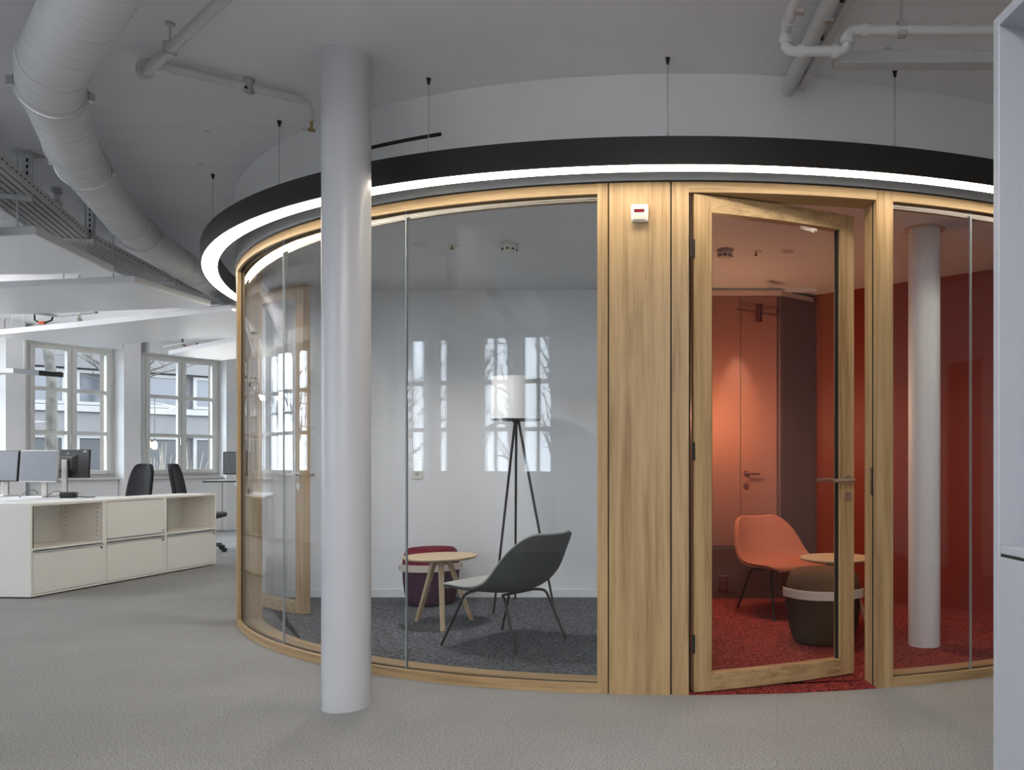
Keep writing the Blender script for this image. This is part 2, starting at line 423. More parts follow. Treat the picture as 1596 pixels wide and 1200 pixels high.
for i in range(0,len(edges),2):
    e0_,e1_=edges[i],edges[i+1]; mid=(e0_+e1_)/2+.3; fh=max(.35,(e1_-e0_)/2-.4)
    q=[pol(RIN,mid-fh,0,O0),pol(RW+.06,e0_,0,O0),pol(RW+.06,e1_,0,O0),pol(RIN,mid+fh,0,O0)]
    MB().prism([tuple(p[:2]) for p in q],0,ZC).build('pier',M['wall'],wl)
    MB().arc(RW+0.06,ROUT,e0_,e1_,0,ZC,n=2).build('stone_pier',M['sand'],wl)
# solid wall behind the camera and on the other sides
bk=struct(empty('wall_back',(C.x,C.y,0)),'plain white curved wall')
MB().arc(RIN,ROUT,A1-0.001,304.0,0,ZC).build('wall_surface',M['wall'],bk)
MB().arc(RIN,ROUT,304,360+A0,0,ZC).build('wall_surface',M['wall'],bk)
MB().arc(RIN-0.015,RIN,A1+0.3,304,0,0.08).build('baseboard',M['white'],bk)
# right-hand wall with a door (seen mirrored in the glass)
wr=struct(empty('wall_right',(0,0,0)),'white partition wall on the right')
b=MB(); b.box((4.9,-1.55,0),(5.05,1.55,ZC)); b.box((4.9,2.5,0),(5.05,5.4,ZC)); b.box((4.9,1.55,2.2),(5.05,2.5,ZC)); b.build('wall_surface',M['wall'],wr)
b=MB(); b.box((4.885,-1.5,0),(4.9,1.5,0.08)); b.box((4.885,2.55,0),(4.9,5.4,0.08)); b.build('baseboard',M['white'],wr)
d4=struct(empty('door_4',(4.9,2.025,0)),'brown door in the right partition wall')
MB().box((0.03,-0.43,0.01),(0.07,0.43,2.15)).build('door_leaf',M['doorgrey'],d4)
b=MB(); b.box((-0.01,-0.475,0),(0.1,-0.43,2.2)); b.box((-0.01,0.43,0),(0.1,0.475,2.2)); b.box((-0.01,-0.43,2.15),(0.1,0.43,2.2)); b.build('door_frame',M['doorgrey'],d4)
b=MB(); b.cyl((0.03,-0.36,1.05),(-0.03,-0.36,1.05),0.01); b.cyl((-0.03,-0.365,1.05),(-0.03,-0.25,1.05),0.009); b.build('handle',M['steel'],d4)

# ------------------------------------------------------------------ windows
def make_window(n):
    W=2*RW*sin(radians(WHALF))-0.01; Ht=ZT-ZS; hw=W/2
    r=struct(empty('window_%d'%n,(0,0,0)),'white two-casement window with three rows of panes')
    t=0.07
    b=MB()
    b.box((-t/2,-hw,0),(t/2,-hw+.05,Ht)); b.box((-t/2,hw-.05,0),(t/2,hw,Ht)); b.box((-t/2,-hw+.05,0),(t/2,hw-.05,.05)); b.box((-t/2,-hw+.05,Ht-.05),(t/2,hw-.05,Ht))
    b.build('window_frame',M['frame'],r)
    rows=[(0.115,0.63),(0.685,1.245),(1.30,Ht-0.1)]
    for sx in (-1,1):
        y0,y1=(-hw+.05,-0.004) if sx<0 else (0.004,hw-.05)
        f=MB(); tt=0.035
        f.box((-tt-.02,y0,.05),(tt-.02,y0+.055,Ht-.05),.004); f.box((-tt-.02,y1-.06,.05),(tt-.02,y1,Ht-.05),.004)
        f.box((-tt-.02,y0+.055,.05),(tt-.02,y1-.06,.115)); f.box((-tt-.02,y0+.055,Ht-.1),(tt-.02,y1-.06,Ht-.05))
        f.box((-tt-.012,y0+.055,.63),(tt-.028,y1-.06,.685)); f.box((-tt-.012,y0+.055,1.245),(tt-.028,y1-.06,1.30))
        s=f.build('casement',M['frame'],r)
        for z0,z1 in rows:
            MB().box((-.024,y0+.052,z0-.003),(-.016,y1-.057,z1+.003)).build('pane',M['wglass'],s)
    h=MB(); h.cyl((-.055,0.03,0.62),(-.085,0.03,0.62),.012); h.box((-.1,.02,.5),(-.085,.04,.63),.003); h.build('window_handle',M['alu'],r)
    hg=MB()
    for z in (.18,Ht-.2,Ht/2): hg.cyl((-.06,hw-.045,z-.035),(-.06,hw-.045,z+.035),.008,8)
    hg.build('hinge',M['frame'],r)
    return r
w0=None
for i,a in enumerate(wc):
    if w0 is None: o=w0=make_window(1)
    else:
        o=dup(w0); o.name='window_%d'%(i+1)
    # local +x points outwards
    o.location=pol(RW,a,ZS); o.rotation_euler=(0,0,radians(a)); o.scale=(1,wh[i]/WHALF,1)
    ld=bpy.data.lights.new('daylight_portal','AREA'); ld.shape='RECTANGLE'; ld.size=1.12; ld.size_y=1.92
    ld.cycles.is_portal=True
    lo=bpy.data.objects.new('daylight_portal',ld); COL.objects.link(lo)
    lo.location=pol(RW+0.12,a,(ZS+ZT)/2)
    d=(Vector((C.x,C.y,0))-Vector((lo.location.x,lo.location.y,0))).normalized()
    lo.rotation_euler=d.to_track_quat('-Z','Z').to_euler()

# ------------------------------------------------------------------ round room: plaster drum, glazing, posts, rails
wd=struct(empty('wall_drum',(C.x,C.y,0)),'white plaster drum above the curved glazing')
MB().arc(3.86,4.006,0,360,ZH1+0.010,ZC,n=300).build('wall_surface',M['wall'],wd,smooth=True)
wdl=struct(empty('wall_drum_rear',(C.x,C.y,0)),'white plaster rear half of the round room')
MB().arc(RI,4.0,309,360+202.4,0,ZH1,n=180).build('wall_surface',M['wall'],wdl,smooth=True)
MB().arc(3.9,3.992,0,360,ZH1,ZH1+0.010,n=300).build('shadow_gap',M['gap'],wdl)

AG0,AG1=215.2,263.67      # left glazing
BG0,BG1=285.16,309.0      # right glazing
def px_ang(x,r=R):
    d=Vector(((x-PX)/F,1,0)).normalized(); bb=d.dot(-C); cc=C.length_squared-r*r
    t=-bb-sqrt(bb*bb-cc); p=d*t-C; return degrees(atan2(p.y,p.x))%360
wg=struct(empty('wall_glazing_left',(C.x,C.y,0)),'curved frameless glazing of the grey room')
wg2=struct(empty('wall_glazing_right',(C.x,C.y,0)),'curved frameless glazing of the red room')
for root,a0,a1,js in ((wg,AG0+0.9,AG1,[230.91,247.56]),(wg2,BG0,BG1,[292.14])):
    MB().arc(3.978,4.0,a0,a1,0,0.048,bevel=.002).build('bottom_rail',M['oak_rail'],root,smooth=True,angle=30)
    MB().arc(3.950,3.978,a0,a1,0,0.046).build('gasket_channel',M['gap'],root)
    MB().arc(3.86,3.950,a0,a1,0,0.052,bevel=.002).build('inner_ledge',M['oak_rail'],root,smooth=True,angle=30)
    MB().arc(3.985,4.0,a0,a1,ZH0,ZH1,bevel=.002).build('head_rail',M['oak_rail'],root,smooth=True,angle=30)
    MB().arc(3.950,3.985,a0,a1,ZH0+.012,ZH1).build('head_gasket',M['gap'],root)
    MB().arc(3.86,3.950,a0,a1,ZH0,ZH1).build('inner_head',M['oak_rail'],root,smooth=True,angle=30)
    if root is wg: MB().arc(3.951,3.977,a0,a0+.1,0.04,ZH0,n=1).build('post_gasket',M['gap'],root)
    ed=[a0]+js+[a1]; g=0.05
    for i in range(len(ed)-1):
        for ra,rb_ in ((3.957,3.973),):
            MB().arc(ra,rb_,ed[i]+(g if i else 0),ed[i+1]-(g if i<len(ed)-2 else 0),0.045,ZH0+.01,n=max(8,int((ed[i+1]-ed[i])*5))).build('glass_pane',M['glass'],root,smooth=True,angle=30)
    for j in js:
        MB().arc(3.959,3.971,j-g,j+g,0.045,ZH0+.02,n=1).build('glass_joint',M['seam'],root)

# oak posts and infill panel: (a0,a1)
wp=struct(empty('wall_oak_panel',(C.x,C.y,0)),'full-height oak panel between the two glazed rooms')
def oakpost(name,a0,a1,r0=RI,r1=R,root=wp): return MB().arc(r0,r1,a0,a1,0,ZH1,n=max(2,int((a1-a0)*2)),bevel=.0015).build(name,M['oak_post'],root,smooth=True,angle=30)
oakpost('post',AG1,264.42)
oakpost('infill_panel',264.53,268.88)
MB().arc(RI+.01,3.985,264.42,264.53,0,ZH1-.003,n=1).build('shadow_gap',M['gap'],wp)
MB().arc(RI+.01,3.985,268.88,268.99,0,ZH1-.003,n=1).build('shadow_gap',M['gap'],wp)

def make_door(n,a_h,a_f,swing,label,threshold_mat,jl,jr):
    """a_h: hinge side edge of the opening, a_f: free side; jl/jr: outer edges of the two jambs (angles)"""
    d=struct(empty('door_%d'%n,(C.x,C.y,0)),label)
    MB().arc(RI,R,jl,a_h,0,ZH1,n=3,bevel=.0015).build('jamb',M['oak_post'],d,smooth=True,angle=30)
    MB().arc(RI,R,a_f,jr,0,ZH1,n=3,bevel=.0015).build('jamb',M['oak_post'],d,smooth=True,angle=30)
    MB().arc(RI,R,a_h,a_f,ZH0,ZH1,n=16,bevel=.0015).build('head',M['oak_rail'],d,smooth=True,angle=30)
    # seal and strike plate on the closing jamb
    q=MB(); q.arc(3.955,3.963,a_f-.05,a_f,0.0,ZH0,n=1); q.build('jamb_seal',M['gap'],d)
    q=MB(); q.arc(3.93,3.952,a_f-.07,a_f,0.98,1.12,n=1); q.build('strike_plate',M['steel'],d)
    q=MB(); q.arc(3.955,3.975,a_h,a_h+.1,0.0,ZH0,n=1); q.build('hinge_seal',M['gap'],d)
    # leaf, built closed and then swung about the hinge
    g=0.10; h0=a_h+g+.15; f0=a_f-g-.12
    z0,z1=0.012,ZH0-0.006
    st=1.30; r0,r1=3.935,3.995
    hp=pol(3.965,h0,0,Vector((0,0,0)))
    T=Matrix.Translation(hp)@Matrix.Rotation(radians(swing),4,'Z')@Matrix.Translation(-hp)
    def leafpart(mb,name,m,parent=None,**k):
        mb.xf(T); return mb.build(name,m,parent or d,**k)
    a=MB().arc(r0,r1,h0,h0+st,z0,z1,n=3,bevel=.002); leafpart(a,'stile',M['oak_post'],smooth=True,angle=30)
    a=MB().arc(r0,r1,f0-st,f0,z0,z1,n=3,bevel=.002); leafpart(a,'stile',M['oak_post'],smooth=True,angle=30)
    a=MB().arc(r0,r1,h0+st,f0-st,z1-.083,z1,n=16,bevel=.002); leafpart(a,'rail',M['oak_rail'],smooth=True,angle=30)
    a=MB().arc(r0,r1,h0+st,f0-st,z0,z0+.085,n=16,bevel=.002); leafpart(a,'rail',M['oak_rail'],smooth=True,angle=30)
    a=MB().arc(3.957,3.973,h0+st-.05,f0-st+.05,z0+.075,z1-.073,n=60); leafpart(a,'glass_pane',M['glass'],smooth=True,angle=30)
    a=MB(); a.arc(3.953,3.978,f0-st-.12,f0-st,z0+.085,z1-.083,n=1); a.arc(3.953,3.978,h0+st,h0+st+.1,z0+.085,z1-.083,n=1); leafpart(a,'glazing_gasket',M['gap'])
    am=f0-st/2
    for sgn,rr in ((1,r1),(-1,r0)):
        a=MB()
        def pt(r,da,z): return pol(r,am+da,z,Vector((0,0,0)))
        a.cyl(pt(rr,0,1.05),pt(rr+sgn*.008,0,1.05),.026,24)
        a.cyl(pt(rr+sgn*.006,0,1.05),pt(rr+sgn*.05,0,1.05),.0095,12)
        a.tube([pt(rr+sgn*.05,.14,1.05),pt(rr+sgn*.05,-.3,1.05),pt(rr+sgn*.05,-1.0,1.05),pt(rr+sgn*.05,-1.75,1.05)],.0098,12)
        leafpart(a,'lever_handle',M['steel'],smooth=True)
        a=MB(); a.cyl(pt(rr,0,0.965),pt(rr+sgn*.007,0,0.965),.025,24); leafpart(a,'lock_rosette',M['steel'],smooth=True)
    a=MB(); 
    for z in (.25,1.2,2.2): a.cyl(pol(r1+.002,h0-.05,z-.045,Vector((0,0,0))),pol(r1+.002,h0-.05,z+.045,Vector((0,0,0))),.008,10)
    leafpart(a,'hinge',M['gap'])
    return d
make_door(1,270.19,283.84,16.4,'oak framed glass door standing ajar to the red room',M['carpet_red'],268.99,285.16)
make_door(2,200.9,214.3,27.0,'oak framed glass door of the grey room, seen through the curved glass',M['carpet_dark'],199.6,215.2+.9)

# interior of the round room
cin=struct(empty('ceiling_round_room',(C.x,C.y,0)),'smooth white ceiling inside the round room')
b=MB(); b.lathe([(0,ZI),(3.86,ZI),(3.86,ZI+.03),(0,ZI+.03)],120); b.build('ceiling_surface',M['white'],cin)

XP=-0.40            # partition between the grey and the red room
YB=6.78             # rear wall
fg=struct(empty('floor_grey_room',(C.x,C.y,0)),'charcoal carpet of the grey room')
def sector_poly(a0,a1,r,extra):
    return [tuple((pol(r,a0+(a1-a0)*i/40))[:2]) for i in range(41)]+extra
pts=sector_poly(197,266.9,3.86,[(XP,YB),(-4.05,YB)])
MB().prism(pts,0.0,0.006).build('carpet_surface',M['carpet_dark'],fg,world=True)
pts=sector_poly(200.9,214.3,3.995,[tuple(pol(3.86,214.3)[:2]),tuple(pol(3.86,200.9)[:2])])
MB().prism(pts,0.0,0.006).build('threshold_carpet',M['carpet_dark'],fg,world=True)
fr_=struct(empty('floor_red_room',(C.x,C.y,0)),'red carpet of the red room')
pts=sector_poly(267.6,320.8,3.86,[(0.66,7.04),(XP,7.0)])
MB().prism(pts,0.0,0.006).build('carpet_surface',M['carpet_red'],fr_,world=True)
pts=sector_poly(270.19,283.84,3.998,[tuple(pol(3.86,283.84)[:2]),tuple(pol(3.86,270.19)[:2])])
MB().prism(pts,0.0,0.006).build('threshold_carpet',M['carpet_red'],fr_,world=True)

wgr=struct(empty('wall_grey_room',(0,0,0)),'white rear wall of the grey room')
MB().box((-4.06,YB,0),(XP,YB+.06,ZI)).build('wall_surface',M['wall'],wgr)
MB().box((XP,4.1,0),(XP+.05,YB,ZI)).build('partition',M['wall'],wgr)
MB().box((-4.0,YB-.012,0),(XP,YB,0.075),.002).build('baseboard',M['white'],wgr)
MB().box((XP-.012,4.12,0),(XP,YB-.012,0.075)).build('baseboard',M['white'],wgr)

wpk=struct(empty('wall_red_room',(0,0,0)),'pink and dark rear walls of the red room')
YP=6.71
MB().box((XP+.07,YP,0.45),(0.325,YP+.05,2.53)).build('pink_panel',M['pink'],wpk)
MB().box((XP+.07,YP,0.006),(0.325,YP+.05,0.448)).build('brown_dado',M['dado'],wpk)
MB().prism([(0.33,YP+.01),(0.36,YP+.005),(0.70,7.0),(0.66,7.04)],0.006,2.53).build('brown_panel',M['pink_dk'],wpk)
MB().prism([(XP+.05,YP-.01),(0.36,YP-.01),(0.66,6.99),(.66,7.1),(XP+.05,7.1)],2.535,2.575).build('ceiling_trim',M['apricot'],wpk)
MB().box((XP+.05,YP+.02,2.575),(0.66,YP+.07,ZI)).build('upper_wall',M['white'],wpk)
MB().box((XP+.05,4.1,0.006),(XP+.07,YP,ZI)).build('partition_face',M['pink'],wpk)
p0=Vector((0.60,7.05,0)); p1=Vector((3.05,5.22,0)); dr=(p1-p0).normalized(); nr=Vector((dr.y,-dr.x,0))
MB().prism([tuple((p0)[:2]),tuple(p1[:2]),tuple((p1-nr*.06)[:2]),tuple((p0-nr*.06)[:2])],0.006,ZI).build('red_panel',M['red'],wpk)
# lever and lock on the pink panel
d3=struct(empty('door_3',(0.07,YP,1.05)),'flush pink door with a dark red lever in the red room')
b=MB(); b.cyl((0,0,0),(0,-.008,0),.024,20); b.cyl((0,0,0),(0,-.05,0),.009,10); b.tube([(-.01,-.05,0),(.06,-.05,0),(.115,-.05,0)],.009,10); b.build('lever_handle',M['redmetal'],d3,smooth=True)
b=MB(); b.cyl((0,0,-.105),(0,-.007,-.105),.024,20); b.build('lock_rosette',M['redmetal'],d3)
b=MB(); b.box((-.05,-.002,-.6),(-.046,0.004,1.46)); b.build('door_seam',M['gap'],d3)

# ------------------------------------------------------------------ ring light
rl=thing('ring_light','large black ring pendant lamp glowing warm white around the plaster drum','ring lamp',(C.x,C.y,2.536))
RO,RN=4.215,4.108; ZRB,ZRT=0.0,0.130
n=300
MB().arc(RO-.01,RO,0,360,ZRB,ZRT,n=n).build('outer_band',M['blackring'],rl,smooth=True,angle=30)
MB().arc(RN-.004,RN+.004,0,360,ZRB,ZRT,n=n).build('inner_band',M['blackring'],rl,smooth=True,angle=30)
MB().arc(RN+.004,RO-.01,0,360,ZRT-.01,ZRT-.004,n=n).build('top_plate',M['blackring'],rl)
MB().arc(RN+.004,RO-.011,0,360,0.002,0.012,n=n).build('diffuser',M['glow'],rl)
def ring_ang(x): return px_ang(x,4.15)
for (xt,yt) in ((335,272),(432,187),(665,120),(1040,87),(1397,108)):
    p=P(xt,yt,ZC); a=degrees(atan2(p.y-C.y,p.x-C.x))
    q=MB(); q.lathe([(0,ZC-.032),(.005,ZC-.032),(.009,ZC-.014),(.012,ZC-.001),(0,ZC-.001)],12,tuple(pol(4.16,a)[:2])); q.build('cable_canopy',M['gap'],rl,world=True)
    q=MB(); q.cyl(pol(4.16,a,2.536+ZRT-.005),(pol(4.16,a,ZC-.03)),.0025,6); q.lathe([(0,2.70),(.008,2.70),(.008,2.67),(0,2.67)],8,tuple(pol(4.16,a)[:2]))
    q.build('suspension_cable',M['galv'],rl,world=True)
# ------------------------------------------------------------------ columns
def column(p,r,label,z1,zc=0.0,collar=False,m='column'):
    o=thing('column',label,'column',(p[0],p[1],zc))
    MB().lathe([(0,0),(r,0),(r,z1-zc),(0,z1-zc)],64).build('shaft',M[m],o,smooth=True,angle=40)
    if collar: MB().lathe([(r+.004,z1-zc-.006),(r+.03,z1-zc-.006),(r+.03,z1-zc-.001),(r+.004,z1-zc-.001)],40).build('collar',M['apricot'],o)
    return o
column((-1.838,3.773),.106,'round white column on the grey carpet in front of the curved glass',ZC)
column((1.165,5.02),.098,'round white column on the red carpet behind the right glass',ZI,0.006,True,'column_lit')

column((-3.43,2.84),.12,'round white column left of the camera, mirrored in the curved glass',ZC)

# slot diffuser in the drum
def drum_ang(x,y):
    return px_ang(x,4.03)
o=MB().arc(3.99,4.012,px_ang(520,4.006),px_ang(688,4.006),2.835,2.852,n=20).shift((C.x,C.y,0)).build('slot_diffuser',M['gap'],None,smooth=True,angle=30)
tag(o,'thin black curved air slot in the white drum above the ring lamp','air vent')

# ------------------------------------------------------------------ spiral duct
def round_path(pts,rad,n=6):
    pts=[Vector(p) for p in pts]; out=[pts[0]]
    for i in range(1,len(pts)-1):
        a=(pts[i-1]-pts[i]).normalized(); c=(pts[i+1]-pts[i]).normalized()
        d=min(rad,(pts[i-1]-pts[i]).length*.45,(pts[i+1]-pts[i]).length*.45)
        s,e=pts[i]+a*d,pts[i]+c*d
        for k in range(n+1):
            t=k/n; out.append(s*(1-t)**2+pts[i]*2*t*(1-t)+e*t*t)
    out.append(pts[-1]); return out
def resample(path,step):
    L=[0]
    for a,b_ in zip(path,path[1:]): L.append(L[-1]+(b_-a).length)
    def at(s):
        s=max(0,min(L[-1],s))
        for i in range(len(path)-1):
            if L[i+1]>=s-1e-9:
                t=(s-L[i])/max(1e-9,L[i+1]-L[i]); return path[i].lerp(path[i+1],t)
        return path[-1].copy()
    return at,L[-1]
def spiral_duct(path,r,name,parent,s0=0.0,s1=None,pitch=0.098,nseg=40):
    at,Lt=resample(path,0.02); s1=Lt if s1 is None else s1
    ss=[]; k=math.floor(s0/pitch)
    while k*pitch<s1+pitch:
        for d_,h_ in ((0,0),(.0025,-.0035),(.005,-.0035),(.0075,0)):
            ss.append((k*pitch+d_,h_))
        ss.append((k*pitch+.03,0)); ss.append((k*pitch+.06,0)); k+=1
    bm=MB(); rings=[]; up=Vector((0,0,1))
    for s,hh in ss:
        ring=[]
        for j in range(nseg):
            th=2*pi*j/nseg
            q=min(max(s+pitch*(0.5+0.5*cos(th+0.6))*0.9,s0),s1)
            t=(at(q+.03)-at(q-.03)).normalized(); u=(up-t*up.dot(t)).normalized(); v=t.cross(u)
            ring.append(bm.bm.verts.new(at(q)+(u*cos(th)+v*sin(th))*(r+hh)))
        rings.append(ring)
    for A,B in zip(rings,rings[1:]):
        for j in range(nseg):
            bm.bm.faces.new((A[j],A[(j+1)%nseg],B[(j+1)%nseg],B[j]))
    bmesh.ops.remove_doubles(bm.bm,verts=bm.bm.verts,dist=1e-5)
    return bm.build(name,M['duct'],parent,world=True,smooth=True,angle=28)
ZD=2.80; RD=0.119
dp=[P(205,-118,ZD),P(72,118,ZD),P(118,245,ZD),P(205,355,ZD),P(290,418,ZD),P(345,449,ZD),P(372,470,ZD)]
dpath=round_path(dp,0.22,6)
du=thing('air_duct','wide white spiral air duct bending under the concrete ceiling','duct',dp[1])
at,LD=resample(dpath,.02)
cuts=[]
acc=0
for i in range(1,len(dp)-1):
    best=min((( (at(s*.02)-dp[i]).length,s*.02) for s in range(int(LD/.02))),key=lambda t:t[0])[1]
    cuts+= [best-.15,best+.15]
ed=[0]+sorted(cuts)+[LD]
for i in range(len(ed)-1):
    spiral_duct(dpath,RD,'duct_section',du,ed[i],ed[i+1])
for s in cuts:
    pth=[at(s+k) for k in (-.022,-.018,.018,.022)]
    MB().tube(pth,[RD+.001,RD+.006,RD+.006,RD+.001],48,cap=False).build('duct_joint',M['duct'],du,world=True,smooth=True,angle=40)
for s in [cuts[1],cuts[3],cuts[5]]:
    p=at(s); t=(at(s+.05)-at(s-.05)).normalized(); sd=t.cross(Vector((0,0,1))).normalized()
    q=MB()
    for k in (-1,1):
        e=p+sd*k*(RD+.012); q.box((e.x-.015,e.y-.015,e.z-.02),(e.x+.015,e.y+.015,e.z+.02))
    ringp=[p+ (sd*cos(th)+Vector((0,0,1))*sin(th))*(RD+.008) for th in [2*pi*k/32 for k in range(32)]]
    q.tube(ringp,.006,6,closed=True)
    q.build('duct_hanger',M['galv'],du,world=True)

# ------------------------------------------------------------------ perforated cable tray
def tray_segment(a,b_,w_,h_,parent,extra=0.0):
    a=Vector(a); b_=Vector(b_); d=(b_-a); L=d.length; d.normalize(); sd=Vector((d.y,-d.x,0)).normalized(); up=Vector((0,0,1))
    m=MB()
    nc=7; cw=w_/nc; nrow=int(L/.034); ch=L/nrow
    bm=m.bm
    for i in range(nrow):
        for j in range(nc):
            o=a+d*(i*ch)+sd*(j*cw-w_/2)
            hx0,hx1=ch*.2,ch*.8
            y0_,y1_=cw*.33,cw*.67
            if (j%2): pass
            outer=[o,o+d*ch,o+d*ch+sd*cw,o+sd*cw]
            inner=[o+d*hx0+sd*y0_,o+d*hx1+sd*y0_,o+d*hx1+sd*y1_,o+d*hx0+sd*y1_]
            vo=[bm.verts.new(q) for q in outer]; vi=[bm.verts.new(q) for q in inner]
            for k in range(4): bm.faces.new((vo[k],vo[(k+1)%4],vi[(k+1)%4],vi[k]))
    bmesh.ops.remove_doubles(bm,verts=bm.verts,dist=1e-4)
    o=m.build('tray_bottom',M['tray'],parent,world=True)
    q=MB()
    for k in (-1,1):
        e0=a+sd*k*w_/2; e1=b_+sd*k*w_/2
        q.bar(e0+up*h_/2,e1+up*h_/2,.003,h_); q.bar(e0+up*h_-sd*k*.008,e1+up*h_-sd*k*.008,.018,.004)
    q.build('tray_side',M['tray'],parent,world=True)
    for k in range(6):
        e=sd*((k-2.5)*.036)+up*.022
        MB().cyl(a+e,b_+e,.018,8).build('power_cable',M['black'],parent,world=True)
    q=MB()
    for k in range(int(L/.07)):
        e=a+d*(k*.07+.035)+sd*(w_/2+.0022)*(-1)+up*.03
        q.bar(e-d*.016,e+d*.016,.001,.007)
        e=a+d*(k*.07+.035)+sd*(w_/2+.0022)+up*.03
        q.bar(e-d*.016,e+d*.016,.001,.007)
    q.build('side_slots',M['hole'],parent,world=True,kind='stuff')
ct=thing('cable_tray','perforated grey cable tray hung beside the spiral duct','cable tray',P(120,370,2.79))
ZTY=2.79
tp=[P(-75,232,ZTY),P(100,371,ZTY),P(238,438,ZTY),P(340,474,ZTY),P(415,503,ZTY)]
for a,b_ in zip(tp,tp[1:]): tray_segment(a,b_,0.30,0.06,ct)
def tray_hanger(p,d):
    d=Vector(d).normalized(); sd=Vector((d.y,-d.x,0))
    q=MB(); base=Vector(p)+sd*.175
    q.bar(base+Vector((0,0,-.03)),Vector((base.x,base.y,ZC)),.045,.03,up=d)
    q.box((base.x-.06,base.y-.06,ZC-.008),(base.x+.06,base.y+.06,ZC))
    q.bar(base+Vector((0,0,-.012)),base-sd*.34+Vector((0,0,-.012)),.035,.02)
    h=q.build('tray_hanger',M['galv'],ct,world=True)
    q=MB()
    k=0
    z=p[2]+.05
    while z<ZC-.05:
        for sg in (-1,1):
            c_=base+d*(-.0158)
            q.box((c_.x-.004,c_.y-.002,z),(c_.x+.004,c_.y+.002,z+.022))
        z+=.04
    q.build('hanger_slots',M['hole'],h,world=True,kind='stuff')
for (x,y),(u,v) in (((-14,300),(0,1)),((98,371),(1,2)),((238,439),(2,3)),((335,473),(2,3))):
    p=P(x,y,ZTY); d=tp[v]-tp[u]; tray_hanger(p,d)

# ------------------------------------------------------------------ metal ceiling sails
ZSAIL=2.50
def sail(pts,label,z=ZSAIL):
    ps=[P(x,y,z) for x,y in pts]
    c_=sum(ps,Vector())/len(ps)
    o=thing('ceiling_sail',label,'ceiling panel',(c_.x,c_.y,z),group='metal ceiling sails fanning out from the round room')
    MB().prism([tuple(p[:2]) for p in ps],z,z+.055,.004).build('panel',M['sail'],o,world=True)
    for p in ps[:4]:
        e=p.lerp(c_,.18); q=MB(); q.cyl((e.x,e.y,z+.05),(e.x,e.y,ZC-.002),.004,6); q.build('hanger_rod',M['galv'],o,world=True)
    return ps
sail([(-260,300),(8,345),(-20,372),(-330,372)],'metal ceiling sail at the left edge, the near one above the cable tray end')
sail([(-330,383),(55,366),(178,426),(-250,431)],'metal ceiling sail left of the duct, its far edge before a dark gap')
sail([(-250,460),(209,441),(329,478),(110,487),(-150,496)],'wide metal ceiling sail under the middle of the cable tray')
sail([(-18,523),(110,511),(361,484),(430,500),(372,521),(138,541),(11,526)],'long metal ceiling sail crossing above the first window')
sail([(262,553),(366,532),(460,520),(470,545),(345,562)],'metal ceiling sail tip above the second window')

for aa,l in ((236.1,'metal ceiling sail behind the camera, above the last window but one'),(243.6,'metal ceiling sail behind the camera, above the last window')):
    o=thing('ceiling_sail',l,'ceiling panel',pol(8,aa,2.8),0,'metal ceiling sails fanning out from the round room')
    for k in (-1,1):
        q=[pol(9.7,aa+k*.15),pol(9.7,aa+k*2.6),pol(6.0,aa+k*2.6),pol(6.0,aa+k*.15)]
        MB().prism([tuple(p[:2]) for p in q],2.8,2.84).build('panel',M['sail'],o,world=True)
        e=q[0].lerp(q[2],.5); MB().cyl((e.x,e.y,2.83),(e.x,e.y,ZC-.002),.004,6).build('hanger_rod',M['galv'],o,world=True)

# cables, pipe and orange couplings above the sails
def ptube(name,pts,r,m,label,cat,z=None,rad=.06,group=None):
    ps=[Vector(p) for p in pts]
    o=MB().tube(round_path(ps,rad,5),r,10).build(name,m,None,smooth=True,angle=50)
    return tag(o,label,cat,group)
ptube('water_pipe',[P(-60,472,2.66),P(90,492,2.66),P(150,486,2.66)],.018,M['pipe'],'thin pipe in the gap between two ceiling sails','pipe')
ptube('water_pipe',[P(255,540,2.62),P(300,533,2.62),P(366,528,2.62)],.014,M['pipe'],'thin pipe above the sail tip by the second window','pipe')
for (x,y,z,l) in ((66,503,2.6,'orange pipe coupling in the gap above the first window'),(295,541,2.6,'orange pipe coupling above the second window')):
    p=P(x,y,z); o=thing('pipe_coupling',l,'coupling',p)
    q=MB(); q.cyl((-.03,0,0),(.03,0,0),.016,12); q.build('collar',M['orange'],o,smooth=True)
    q=MB(); q.tube([(-.03,0,0),(-.08,0,.03),(-.1,.02,.1),(-.06,.03,.13)],.009,8); q.tube([(.03,0,0),(.08,.02,.03),(.1,.02,.09)],.009,8); q.build('hose',M['black'],o,smooth=True)
p=P(123,498,2.6); o=thing('ceiling_sensor','small white pendant sensor in the gap between two ceiling sails','sensor',p)
q=MB(); q.lathe([(0,-.03),(.022,-.03),(.028,-.015),(.028,.005),(.01,.02),(.01,.09),(0,.09)],16); q.build('housing',M['offwhite'],o,smooth=True)
q=MB(); q.cyl((0,0,.08),(0,0,ZC-2.6),.006,8); q.build('stem',M['galv'],o)

# valve and pull switch by the tray
p=Q(88,312,5.6); o=thing('control_valve','grey control valve hanging beside the cable tray','valve',p)
q=MB(); q.lathe([(0,-.05),(.03,-.05),(.035,-.01),(.02,.0),(.02,.04),(.035,.05),(.03,.1),(0,.1)],14); q.build('valve_body',M['galv'],o,smooth=True)
q=MB(); q.box((-.025,-.03,-.1),(.03,.03,-.05),.006); q.build('actuator',M['pipe'],o)
q=MB(); q.cyl((0,0,.1),(0,0,ZC-p.z),.006,8); q.build('stem',M['galv'],o)

